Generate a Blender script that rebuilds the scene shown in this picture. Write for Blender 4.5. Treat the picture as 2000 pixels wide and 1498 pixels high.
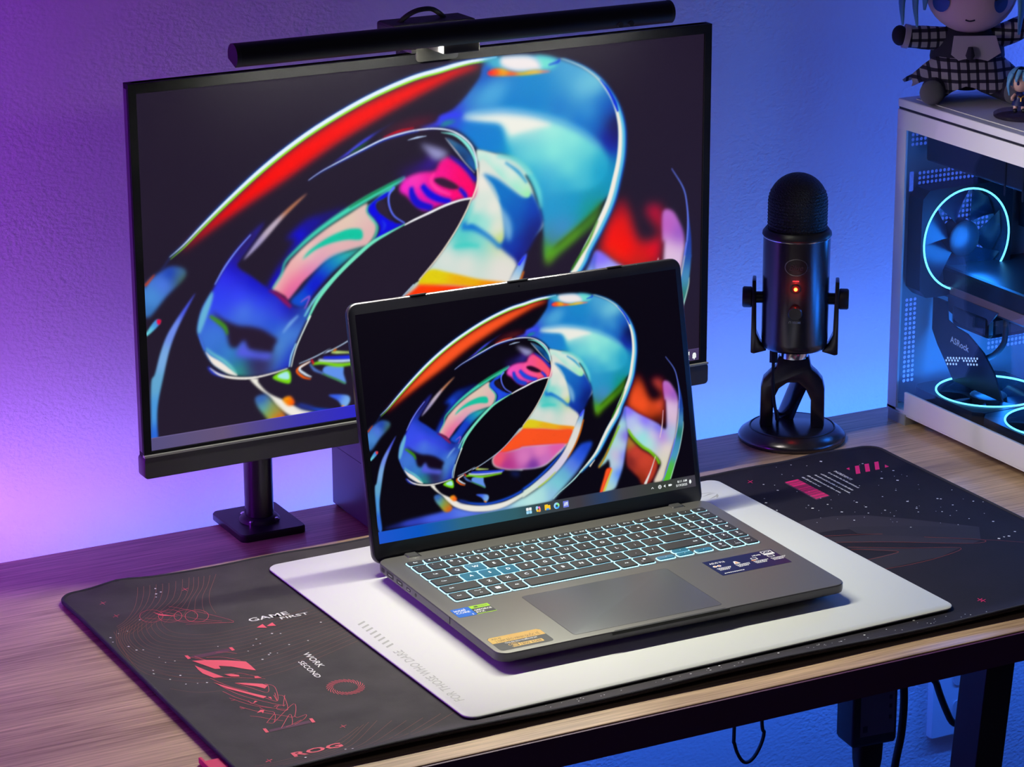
import bpy, bmesh, math, random
import numpy as np
from mathutils import Matrix, Vector

for _o in list(bpy.data.objects): bpy.data.objects.remove(_o)
SC = bpy.context.scene
COL = SC.collection
PI = math.pi

# ------------------------------------------------------------------ camera
cam_data = bpy.data.cameras.new('camera'); cam_data.sensor_width = 36.0
cam_data.lens = 36.0 * 5584.17 / 2000.0
cam_data.clip_start = 0.05; cam_data.clip_end = 50
cam = bpy.data.objects.new('camera', cam_data); COL.objects.link(cam)
cam.matrix_world = (Matrix.Translation((-1.22042, -2.48601, 0.97376)) @ Matrix.Rotation(-0.48316, 4, 'Z')
                    @ Matrix.Rotation(1.26798, 4, 'X') @ Matrix.Rotation(-0.00422, 4, 'Z'))
SC.camera = cam

# ------------------------------------------------------------------ view, world, lights
SC.view_settings.view_transform = 'Standard'
SC.view_settings.look = 'None'
SC.view_settings.gamma = 1.0
SC.view_settings.use_curve_mapping = False
SC.view_settings.exposure = 0.0

world = bpy.data.worlds.new('world'); SC.world = world; world.use_nodes = True
world.node_tree.nodes['Background'].inputs[0].default_value = (0.30, 0.24, 0.55, 1)
world.node_tree.nodes['Background'].inputs[1].default_value = 0.03

def area(name, loc, target, sx, sy, power, color, spread=PI):
    d = bpy.data.lights.new(name, 'AREA'); d.shape = 'RECTANGLE'; d.size = sx; d.size_y = sy
    d.energy = power; d.color = color; d.spread = spread
    o = bpy.data.objects.new(name, d); COL.objects.link(o); o.location = loc
    o.rotation_euler = (Vector(target) - Vector(loc)).to_track_quat('-Z', 'Y').to_euler()
    return o

WALL_Y = 0.13
STRIP_W = 0.72           # watts for each 30 cm of LED strip
BAR_W = 5.5              # light bar on the monitor
FAN_W = .75              # each lit fan of the computer
# dim room lamp overhead, in front of the desk
area('ceiling_lamp', (-0.7, -1.9, 2.1), (0.1, -0.2, 0.0), 0.9, 0.9, 1.1, (1.0, 0.95, 0.93))
# blue strip under the desk top
area('under_desk_strip', (0.45, -0.02, -0.06), (0.45, 0.13, -0.35), 1.6, 0.02, 6.5, (0.02, 0.16, 1.0))
# narrow white fill added out of view to brighten the computer case
area('case_fill_light', (-2.5, -0.80, 0.62), (0.62, -0.22, 0.27), 0.22, 0.22, 0.10, (1.0, 0.95, 0.93), math.radians(11))
# unseen coloured fills added to tint the wall and left-facing sides
area('purple_wall_fill', (-1.05, -0.12, 0.55), (-1.00, 0.13, 0.55), 0.10, 0.9, 9.0, (0.36, 0.004, 1.0))
area('purple_side_fill', (-1.60, -0.30, 0.10), (-0.2, -0.30, 0.10), 0.10, 0.14, 3.2, (0.36, 0.008, 1.0))  # low added fill, tints left-facing sides purple
area('blue_wall_fill', (1.25, -0.15, 0.45), (1.19, 0.13, 0.45), 0.10, 1.0, 10.0, (0.05, 0.15, 1.0))
# ------------------------------------------------------------------ helpers
_M = {}
def mat(name, color=(.5, .5, .5), rough=.5, metal=0.0, emit=None, es=1.0, spec=.5, bump=None, coat=0.0, mottle=None):
    """procedural Principled material; bump=(scale, strength, distance); mottle=(scale, second colour)"""
    if name in _M: return _M[name]
    m = bpy.data.materials.new(name); m.use_nodes = True
    nt = m.node_tree; b = nt.nodes['Principled BSDF']
    b.inputs['Base Color'].default_value = (*color, 1); b.inputs['Roughness'].default_value = rough
    b.inputs['Metallic'].default_value = metal; b.inputs['Specular IOR Level'].default_value = spec
    b.inputs['Coat Weight'].default_value = coat
    if emit:
        b.inputs['Emission Color'].default_value = (*emit, 1); b.inputs['Emission Strength'].default_value = es
    if bump or mottle:
        tc = nt.nodes.new('ShaderNodeTexCoord')
    if mottle:
        n = nt.nodes.new('ShaderNodeTexNoise'); n.inputs['Scale'].default_value = mottle[0]; n.inputs['Detail'].default_value = 4
        nt.links.new(tc.outputs['Object'], n.inputs['Vector'])
        mx = nt.nodes.new('ShaderNodeMix'); mx.data_type = 'RGBA'
        mx.inputs[6].default_value = (*color, 1); mx.inputs[7].default_value = (*mottle[1], 1)
        nt.links.new(n.outputs['Fac'], mx.inputs[0]); nt.links.new(mx.outputs[2], b.inputs['Base Color'])
    if bump:
        n = nt.nodes.new('ShaderNodeTexNoise'); n.inputs['Scale'].default_value = bump[0]; n.inputs['Detail'].default_value = 3
        nt.links.new(tc.outputs['Object'], n.inputs['Vector'])
        bp = nt.nodes.new('ShaderNodeBump'); bp.inputs['Strength'].default_value = bump[1]; bp.inputs['Distance'].default_value = bump[2]
        nt.links.new(n.outputs['Fac'], bp.inputs['Height']); nt.links.new(bp.outputs['Normal'], b.inputs['Normal'])
    _M[name] = m
    return m

def wood_mat():
    m = mat('walnut_laminate', (.2, .12, .07), .33, spec=.6)
    nt = m.node_tree; b = nt.nodes['Principled BSDF']
    tc = nt.nodes.new('ShaderNodeTexCoord'); mp = nt.nodes.new('ShaderNodeMapping')
    mp.inputs['Scale'].default_value = (4.5, 150.0, 40.0)
    n = nt.nodes.new('ShaderNodeTexNoise'); n.inputs['Scale'].default_value = 2.2; n.inputs['Detail'].default_value = 7; n.inputs['Roughness'].default_value = .62
    n2 = nt.nodes.new('ShaderNodeTexNoise'); n2.inputs['Scale'].default_value = 2.0; n2.inputs['Detail'].default_value = 3
    mp2 = nt.nodes.new('ShaderNodeMapping'); mp2.inputs['Scale'].default_value = (1.2, 9.0, 4.0)
    r = nt.nodes.new('ShaderNodeValToRGB')
    r.color_ramp.elements[0].position = .33; r.color_ramp.elements[0].color = (.19, .105, .062, 1)
    r.color_ramp.elements[1].position = .68; r.color_ramp.elements[1].color = (.80, .56, .36, 1)
    ad = nt.nodes.new('ShaderNodeMix'); ad.data_type = 'FLOAT'; ad.inputs[0].default_value = .38
    L = nt.links.new
    L(tc.outputs['Object'], mp.inputs['Vector']); L(mp.outputs['Vector'], n.inputs['Vector'])
    L(tc.outputs['Object'], mp2.inputs['Vector']); L(mp2.outputs['Vector'], n2.inputs['Vector'])
    L(n.outputs['Fac'], ad.inputs[2]); L(n2.outputs['Fac'], ad.inputs[3]); L(ad.outputs[0], r.inputs['Fac'])
    L(r.outputs['Color'], b.inputs['Base Color'])
    bp = nt.nodes.new('ShaderNodeBump'); bp.inputs['Strength'].default_value = .12; bp.inputs['Distance'].default_value = .0006
    L(n.outputs['Fac'], bp.inputs['Height']); L(bp.outputs['Normal'], b.inputs['Normal'])
    return m

def stucco_mat():
    m = mat('white_stucco_paint', (.72, .71, .73), .85, spec=.25)
    nt = m.node_tree; b = nt.nodes['Principled BSDF']; L = nt.links.new
    tc = nt.nodes.new('ShaderNodeTexCoord'); mp = nt.nodes.new('ShaderNodeMapping'); mp.inputs['Scale'].default_value = (1, 1, 1.35)
    n = nt.nodes.new('ShaderNodeTexNoise'); n.inputs['Scale'].default_value = 210; n.inputs['Detail'].default_value = 2.5; n.inputs['Roughness'].default_value = .5
    k = nt.nodes.new('ShaderNodeTexNoise'); k.inputs['Scale'].default_value = 4.5; k.inputs['Detail'].default_value = 2
    r = nt.nodes.new('ShaderNodeValToRGB'); r.color_ramp.elements[0].position = .36; r.color_ramp.elements[1].position = .62
    r.color_ramp.elements[0].color = (.25, .25, .25, 1)
    mu = nt.nodes.new('ShaderNodeMath'); mu.operation = 'MULTIPLY'
    bp = nt.nodes.new('ShaderNodeBump'); bp.inputs['Strength'].default_value = .8; bp.inputs['Distance'].default_value = .0019
    L(tc.outputs['Object'], mp.inputs['Vector']); L(mp.outputs['Vector'], n.inputs['Vector']); L(tc.outputs['Object'], k.inputs['Vector'])
    L(k.outputs['Fac'], r.inputs['Fac']); L(n.outputs['Fac'], mu.inputs[0]); L(r.outputs['Color'], mu.inputs[1])
    L(mu.outputs[0], bp.inputs['Height']); L(bp.outputs['Normal'], b.inputs['Normal'])
    return m

def glass_mat(name, tint=(.8, .9, 1), gloss=.05, rough=.02):
    if name in _M: return _M[name]
    m = bpy.data.materials.new(name); m.use_nodes = True; nt = m.node_tree; nt.nodes.clear(); L = nt.links.new
    out = nt.nodes.new('ShaderNodeOutputMaterial'); tr = nt.nodes.new('ShaderNodeBsdfTransparent'); tr.inputs[0].default_value = (*tint, 1)
    gl = nt.nodes.new('ShaderNodeBsdfGlossy'); gl.inputs['Roughness'].default_value = rough
    fr = nt.nodes.new('ShaderNodeValue'); fr.outputs[0].default_value = gloss
    mx = nt.nodes.new('ShaderNodeMixShader')
    L(fr.outputs[0], mx.inputs[0]); L(tr.outputs[0], mx.inputs[1]); L(gl.outputs[0], mx.inputs[2]); L(mx.outputs[0], out.inputs[0])
    _M[name] = m
    return m

def rrect(w, d, r, n=4):
    r = min(r, w / 2 - 1e-6, d / 2 - 1e-6); pts = []
    if r <= 1e-6: return [(-w/2, -d/2), (w/2, -d/2), (w/2, d/2), (-w/2, d/2)]
    for cx, cy, a0 in ((w/2 - r, -d/2 + r, -PI/2), (w/2 - r, d/2 - r, 0), (-w/2 + r, d/2 - r, PI/2), (-w/2 + r, -d/2 + r, PI)):
        for i in range(n + 1):
            a = a0 + PI/2 * i / n; pts.append((cx + r * math.cos(a), cy + r * math.sin(a)))
    return pts

_TXT = {}
def text_geo(s, bold=0.0, shear=0.0, spacing=1.0):
    key = (s, bold, shear, spacing)
    if key not in _TXT:
        c = bpy.data.curves.new('lettering', 'FONT'); c.body = s; c.size = 1; c.resolution_u = 2
        c.offset = bold; c.shear = shear; c.space_character = spacing
        o = bpy.data.objects.new('lettering', c); me = o.to_mesh()
        v = [(p.co.x, p.co.y) for p in me.vertices]; f = [tuple(p.vertices) for p in me.polygons]
        o.to_mesh_clear(); bpy.data.objects.remove(o); bpy.data.curves.remove(c)
        _TXT[key] = (v, f)
    return _TXT[key]

class G:
    """collects geometry of ONE part"""
    def __init__(s): s.v = []; s.f = []; s.m = []; s.T = Matrix.Identity(4)
    def add(s, vs, fs, mi=0):
        o = len(s.v); T = s.T
        s.v += [tuple(T @ Vector(p)) for p in vs]
        for i, f in enumerate(fs):
            s.f.append(tuple(a + o for a in f)); s.m.append(mi if isinstance(mi, int) else mi[i])
        return s
    def box(s, x0, x1, y0, y1, z0, z1, mi=0):
        return s.add([(x0,y0,z0),(x1,y0,z0),(x1,y1,z0),(x0,y1,z0),(x0,y0,z1),(x1,y0,z1),(x1,y1,z1),(x0,y1,z1)],
                     [(0,3,2,1),(4,5,6,7),(0,1,5,4),(1,2,6,5),(2,3,7,6),(3,0,4,7)], mi)
    def slab(s, w, d, r, rings, c=(0, 0), n=4, mi=0, cap=True):
        """rounded rectangle swept through rings (inset, z[, material])"""
        vs = []; fs = []; ms = []; k = None
        for q in rings:
            L = rrect(w - 2*q[0], d - 2*q[0], max(r - q[0], 1e-5), n); k = len(L)
            vs += [(x + c[0], y + c[1], q[1]) for x, y in L]
        for j in range(len(rings) - 1):
            mm = rings[j+1][2] if len(rings[j+1]) > 2 else mi
            for i in range(k):
                fs.append((j*k + i, j*k + (i+1) % k, (j+1)*k + (i+1) % k, (j+1)*k + i)); ms.append(mm)
        if cap:
            fs.append(tuple(range(k-1, -1, -1))); ms.append(rings[0][2] if len(rings[0]) > 2 else mi)
            fs.append(tuple((len(rings)-1)*k + i for i in range(k))); ms.append(rings[-1][2] if len(rings[-1]) > 2 else mi)
        return s.add(vs, fs, ms)
    def prism(s, poly, z0, z1, mi=0, side=None):
        n = len(poly); a = sum(poly[i][0]*poly[(i+1) % n][1] - poly[(i+1) % n][0]*poly[i][1] for i in range(n))
        if a < 0: poly = poly[::-1]
        vs = [(x, y, z0) for x, y in poly] + [(x, y, z1) for x, y in poly]
        fs = [tuple(range(n-1, -1, -1)), tuple(range(n, 2*n))] + [(i, (i+1) % n, n + (i+1) % n, n + i) for i in range(n)]
        return s.add(vs, fs, [mi, mi] + [mi if side is None else side] * n)
    def flat(s, poly, z, mi=0):
        n = len(poly); a = sum(poly[i][0]*poly[(i+1) % n][1] - poly[(i+1) % n][0]*poly[i][1] for i in range(n))
        if a < 0: poly = poly[::-1]
        return s.add([(x, y, z) for x, y in poly], [tuple(range(n))], mi)
    def line(s, pts, w, z, mi=0, taper=None):
        """flat printed ribbon"""
        P = [Vector((p[0], p[1])) for p in pts]; n = len(P); vs = []
        for i in range(n):
            t = (P[min(i+1, n-1)] - P[max(i-1, 0)]); t = t.normalized() if t.length > 1e-9 else Vector((1, 0))
            k = Vector((-t.y, t.x)) * w / 2
            vs += [(P[i].x + k.x, P[i].y + k.y, z), (P[i].x - k.x, P[i].y - k.y, z)]
        return s.add(vs, [(2*i+1, 2*i+3, 2*i+2, 2*i) for i in range(n-1)], mi)
    def lathe(s, prof, seg=32, c=(0, 0, 0), mi=0, axis='Z'):
        vs = []; fs = []; ms = []; n = len(prof)
        for j, q in enumerate(prof):
            for i in range(seg):
                a = 2*PI*i/seg; p = (q[0]*math.cos(a), q[0]*math.sin(a), q[1])
                if axis == 'X': p = (p[2], p[0], p[1])
                elif axis == 'Y': p = (p[1], p[2], p[0])
                vs.append((p[0]+c[0], p[1]+c[1], p[2]+c[2]))
        for j in range(n-1):
            mm = prof[j+1][2] if len(prof[j+1]) > 2 else mi
            for i in range(seg):
                fs.append((j*seg+i, j*seg+(i+1) % seg, (j+1)*seg+(i+1) % seg, (j+1)*seg+i)); ms.append(mm)
        if prof[0][0] > 1e-6: fs.append(tuple(range(seg-1, -1, -1))); ms.append(mi)
        if prof[-1][0] > 1e-6: fs.append(tuple((n-1)*seg+i for i in range(seg))); ms.append(prof[-1][2] if len(prof[-1]) > 2 else mi)
        return s.add(vs, fs, ms)
    def tube(s, path, r, seg=10, mi=0, flat=None, up=(0, 0, 1)):
        """swept tube; r number or list; flat=(a,b) gives an elliptic / boxy section scale"""
        P = [Vector(p) for p in path]; n = len(P); R = r if isinstance(r, (list, tuple)) else [r]*n
        vs = []; U = Vector(up); pa = None
        for i in range(n):
            t = (P[min(i+1, n-1)] - P[max(i-1, 0)]).normalized()
            if pa is None:
                a = t.cross(U)
                if a.length < 1e-3: a = t.cross(Vector((1, 0, 0)))
            else: a = pa - t*pa.dot(t)
            a.normalize(); pa = a; b = a.cross(t).normalized()
            for k in range(seg):
                th = 2*PI*(k + .5)/seg
                q = P[i] + a*(R[i]*math.cos(th)*(flat[0] if flat else 1)) + b*(R[i]*math.sin(th)*(flat[1] if flat else 1))
                vs.append(tuple(q))
        fs = [(i*seg+k, i*seg+(k+1) % seg, (i+1)*seg+(k+1) % seg, (i+1)*seg+k) for i in range(n-1) for k in range(seg)]
        fs += [tuple(range(seg-1, -1, -1)), tuple((n-1)*seg+k for k in range(seg))]
        return s.add(vs, fs, mi)
    def text(s, body, size, pos, rot=0.0, mi=0, z=0.0, align='L', bold=0.0, shear=0.0, width=None, spacing=1.0):
        """flat lettering; size = capital height; rot about Z; width stretches to a length"""
        v, f = text_geo(body, bold, shear, spacing)
        if not v: return s
        xs = [p[0] for p in v]; x0, x1 = min(xs), max(xs); sy = size / .69
        sx = sy if width is None else width / (x1 - x0)
        ox = {'L': -x0*sx, 'C': -(x0+x1)/2*sx, 'R': -x1*sx}[align]
        oy = -.345*sy if align == 'C' else 0
        ca, sa = math.cos(rot), math.sin(rot)
        return s.add([((x*sx+ox)*ca - (y*sy+oy)*sa + pos[0], (x*sx+ox)*sa + (y*sy+oy)*ca + pos[1], z) for x, y in v], f, mi)
    def ball(s, c, r, seg=20, rings=12, mi=0):
        rx, ry, rz = (r, r, r) if not isinstance(r, (tuple, list)) else r
        vs = [(c[0], c[1], c[2]-rz)]; fs = []
        for j in range(1, rings):
            a = -PI/2 + PI*j/rings
            for i in range(seg):
                b = 2*PI*i/seg; vs.append((c[0]+rx*math.cos(a)*math.cos(b), c[1]+ry*math.cos(a)*math.sin(b), c[2]+rz*math.sin(a)))
        vs.append((c[0], c[1], c[2]+rz)); N = len(vs)-1
        for i in range(seg):
            fs.append((0, 1+(i+1) % seg, 1+i)); fs.append((N, N-seg+i, N-seg+(i+1) % seg))
        for j in range(rings-2):
            for i in range(seg):
                a = 1+j*seg; fs.append((a+i, a+(i+1) % seg, a+seg+(i+1) % seg, a+seg+i))
        return s.add(vs, fs, mi)
    def mesh(s, name, mats, smooth=40):
        me = bpy.data.meshes.new(name); me.from_pydata(s.v, [], s.f)
        for m in (mats if isinstance(mats, (list, tuple)) else [mats]): me.materials.append(m)
        me.polygons.foreach_set('material_index', s.m)
        if smooth:
            me.polygons.foreach_set('use_smooth', [True]*len(s.f)); me.set_sharp_from_angle(angle=math.radians(smooth))
        me.update(); return me
    def build(s, name, mats, parent=None, loc=(0, 0, 0), rot=(0, 0, 0), smooth=40, bevel=0, label=None):
        me = s.mesh(name, mats, smooth)
        if bevel:
            bm = bmesh.new(); bm.from_mesh(me)
            es = [e for e in bm.edges if len(e.link_faces) == 2 and e.calc_face_angle(0) > .6]
            bmesh.ops.bevel(bm, geom=es, offset=bevel, segments=2, affect='EDGES', profile=.5, clamp_overlap=True)
            bm.to_mesh(me); bm.free()
            if smooth: me.polygons.foreach_set('use_smooth', [True]*len(me.polygons)); me.set_sharp_from_angle(angle=math.radians(smooth))
        return put(name, me, parent, loc, rot, label)

def put(name, me, parent=None, loc=(0, 0, 0), rot=(0, 0, 0), label=None):
    o = bpy.data.objects.new(name, me); COL.objects.link(o); o.parent = parent
    o.location = loc; o.rotation_euler = rot
    if label: o['label'] = label
    return o
def tag(o, label, cat, group=None):
    o['label'] = label; o['category'] = cat
    if group: o['group'] = group
    return o
def thing(name, label, cat, loc=(0, 0, 0), rot=(0, 0, 0), group=None):
    o = bpy.data.objects.new(name, None); COL.objects.link(o); o.empty_display_size = .02
    o.location = loc; o.rotation_euler = rot if isinstance(rot, (tuple, list)) else (0, 0, rot)
    return tag(o, label, cat, group)
def struct(o): o['kind'] = 'structure'; return o
def curve_pts(pts, n=8):
    """Catmull-Rom through 3-D points"""
    P = [Vector(p) for p in pts]; Q = [2*P[0]-P[1]] + P + [2*P[-1]-P[-2]]; out = []
    for i in range(1, len(Q)-2):
        a, b, c, d = Q[i-1:i+3]
        for k in range(n):
            t = k/n; out.append(tuple(.5*(2*b+(c-a)*t+(2*a-5*b+4*c-d)*t*t+(3*b-a-3*c+d)*t**3)))
    out.append(tuple(P[-1])); return out
# ------------------------------------------------------------------ materials used in many places
M_black = mat('black_plastic', (.012, .012, .014), .38)
M_blackmatte = mat('black_matte_plastic', (.016, .015, .018), .6)
M_blackmetal = mat('black_powder_coat', (.02, .019, .024), .4, metal=.3)
M_white = mat('white_print', (.85, .85, .86), .6)
M_rubber = mat('dark_rubber', (.015, .015, .016), .8)
M_chrome = mat('polished_steel', (.75, .75, .78), .18, metal=1)

# ------------------------------------------------------------------ room shell
g = G(); g.box(-3.2, 3.2, WALL_Y, WALL_Y + .12, -.74, 2.3)
struct(g.build('wall_back', stucco_mat(), smooth=0))
g = G(); g.box(-3.2, 3.2, -3.4, WALL_Y, -.80, -.74)
struct(g.build('floor', mat('grey_floor_tile', (.22, .21, .22), .5, mottle=(3, (.28, .27, .28))), smooth=0))
g = G(); g.box(-3.2, 3.2, WALL_Y - .014, WALL_Y, -.74, -.66)
struct(g.build('baseboard_back', mat('white_baseboard', (.7, .7, .7), .5), smooth=0))

# ------------------------------------------------------------------ desk
WOOD = wood_mat()
desk = thing('desk', 'long walnut wood desk with dark metal legs against the wall', 'desk', (0, -.3, -.74))
g = G(); g.box(-1.25, 1.15, -.598, 0, -.026, 0)
top = g.build('desktop', WOOD, desk, loc=(0, .3, .74), smooth=0, bevel=.0012)
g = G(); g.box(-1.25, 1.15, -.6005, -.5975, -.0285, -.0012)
g.build('shaded_front_edge', mat('edge_painted_shade', (.10, .022, .09), .5), desk, loc=(0, .3, .74), smooth=0)  # plum colour paints shade and dim purple light on the wooden edge
M_leg = mat('dark_leg_steel', (.014, .012, .02), .45, metal=.2)
for x in (.2705, -1.0):
    y0, y1 = -.570, -.532
    def splay(gg): gg.v = [(vx + (-.06 if vz < -.5 else 0), vy, vz) for vx, vy, vz in gg.v]; return gg
    g = G(); g.box(x, x+.031, y0, y1, -.735, -.026); splay(g).build('leg', M_leg, desk, loc=(0, .3, .74), smooth=0, bevel=.0012)
    g = G(); g.box(x-.07, x-.02, -.575, -.04, -.74, -.722); g.build('foot_beam', M_leg, desk, loc=(0, .3, .74), smooth=0, bevel=.002)
    g = G(); g.box(x-.005, x+.036, -.575, -.05, -.034, -.026); g.build('top_rail', M_leg, desk, loc=(0, .3, .74), smooth=0)

# ------------------------------------------------------------------ LED strip along the back edge of the desk
SEG = [(-1.10, (.60, .04, 1), .75), (-.80, (.55, .12, 1), .74), (-.50, (.44, .19, 1), .70), (-.20, (.33, .20, 1), .60), (.10, (.18, .21, 1), .52), (.40, (.12, .27, 1), .48), (.70, (.08, .24, 1), .50), (1.0, (.03, .16, 1), .45)]
strip = thing('led_strip', 'colour led strip glowing purple to blue behind the desk edge', 'led strip', (0, 0, 0))
for x, c, k in SEG:
    g = G(); g.box(x-.149, x+.149, .0006, .0040, -.018, -.008)
    g.build('strip_segment', mat('led_strip_tape', (.5, .5, .5), .5), strip, smooth=0)
    l = area('led_strip_light', (x, .0065, -.013), (x, .13, .035), .296, .008, STRIP_W*k, c)
    l.parent = strip
# ------------------------------------------------------------------ wallpaper painter (display space, 16:10)
CW,CH=960,600
def _blur(a,s):
    if s<.35: return a
    r=int(3*s+1);k=np.exp(-.5*(np.arange(-r,r+1)/s)**2);k/=k.sum()
    for ax in (0,1):
        pad=[(r,r) if i==ax else (0,0) for i in (0,1)]
        b=np.pad(a,pad,mode='edge');o=np.zeros_like(a);n=a.shape[ax]
        for i,w in enumerate(k): o+=w*(b[i:i+n] if ax==0 else b[:,i:i+n])
        a=o
    return a
def _spline(p,closed,n=6):
    p=np.asarray(p,float)
    if len(p)<3: return p
    q=np.vstack([p[-1],p,p[0],p[1]]) if closed else np.vstack([2*p[0]-p[1],p,2*p[-1]-p[-2]])
    out=[]
    for i in range(1,len(q)-2):
        a,b,c,d=q[i-1:i+3]
        for t in np.arange(n)/n:
            out.append(.5*(2*b+(c-a)*t+(2*a-5*b+4*c-d)*t*t+(3*b-a-3*c+d)*t**3))
    if not closed: out.append(q[-2])
    return np.array(out)
def _fill(poly,x0,y0,w,h,SS=3):
    m=np.zeros((h,w));P=np.asarray(poly);Q=np.roll(P,-1,0)
    for j in range(h*SS):
        y=y0+(j+.5)/SS
        c=(P[:,1]<=y)!=(Q[:,1]<=y)
        if not c.any(): continue
        a,b=P[c],Q[c];xs=np.sort(a[:,0]+(y-a[:,1])*(b[:,0]-a[:,0])/(b[:,1]-a[:,1]))-x0
        row=m[j//SS]
        for k in range(0,len(xs)-1,2):
            l=max(0,min(w,xs[k]));r=max(0,min(w,xs[k+1]))
            if r<=l: continue
            il,ir=int(l),int(r)
            if il==ir: row[il if il<w else w-1]+=(r-l)/SS
            else:
                row[il]+=(il+1-l)/SS;row[il+1:ir]+=1/SS
                if ir<w: row[ir]+=(r-ir)/SS
    return np.minimum(m,1)
def _lin(c): 
    c=np.asarray(c,float)/255;return np.where(c<=.04045,c/12.92,((c+.055)/1.055)**2.4)
def paint(shapes,bg):
    img=np.zeros((CH,CW,3));img[:]=bg          # blended in display space
    for s in shapes:
        pts=np.array(s[2],float).reshape(-1,2)*(CW,CH)/1e4
        if s[0]=='p': polys=[_spline(pts,True)]
        else:
            q=_spline(pts,False);w=np.array(s[3],float) if not np.isscalar(s[3]) else np.full(len(pts),s[3],float)
            ww=np.interp(np.linspace(0,1,len(q)),np.linspace(0,1,len(w)),w)/2
            t=np.gradient(q,axis=0);t/=np.linalg.norm(t,axis=1)[:,None]+1e-9;nr=np.stack([-t[:,1],t[:,0]],1)
            L,R=q+nr*ww[:,None],q-nr*ww[:,None]
            polys=[np.array([L[i],L[i+1],R[i+1],R[i]]) for i in range(len(q)-1)]
        al=np.vstack(polys);g=int(3*s[1]+3)
        x0=max(0,int(al[:,0].min())-g);x1=min(CW,int(al[:,0].max())+g+1);y0=max(0,int(al[:,1].min())-g);y1=min(CH,int(al[:,1].max())+g+1)
        if x1<=x0 or y1<=y0: continue
        w,h=x1-x0,y1-y0
        if s[0]=='p': m=_fill(polys[0],x0,y0,w,h)
        else: m=_fill(np.vstack([L,R[::-1]]),x0,y0,w,h)
        m=_blur(m,s[1])[...,None]
        col=s[-1]
        if isinstance(col[0],(tuple,list)):
            yy,xx=np.mgrid[y0:y1,x0:x1];num=0;den=0
            for cx,cy,rgb in col:
                d=((xx-cx*CW/1e4)**2+(yy-cy*CH/1e4)**2+150.)**-1.5
                num=num+d[...,None]*np.array(rgb,float);den=den+d
            c=num/den[...,None]
            if len(col)>7: c=np.stack([_blur(c[...,k],7.) for k in range(3)],-1)
        else: c=np.array(col,float)
        img[y0:y1,x0:x1]=img[y0:y1,x0:x1]*(1-m)+c*m
    return img
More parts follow.
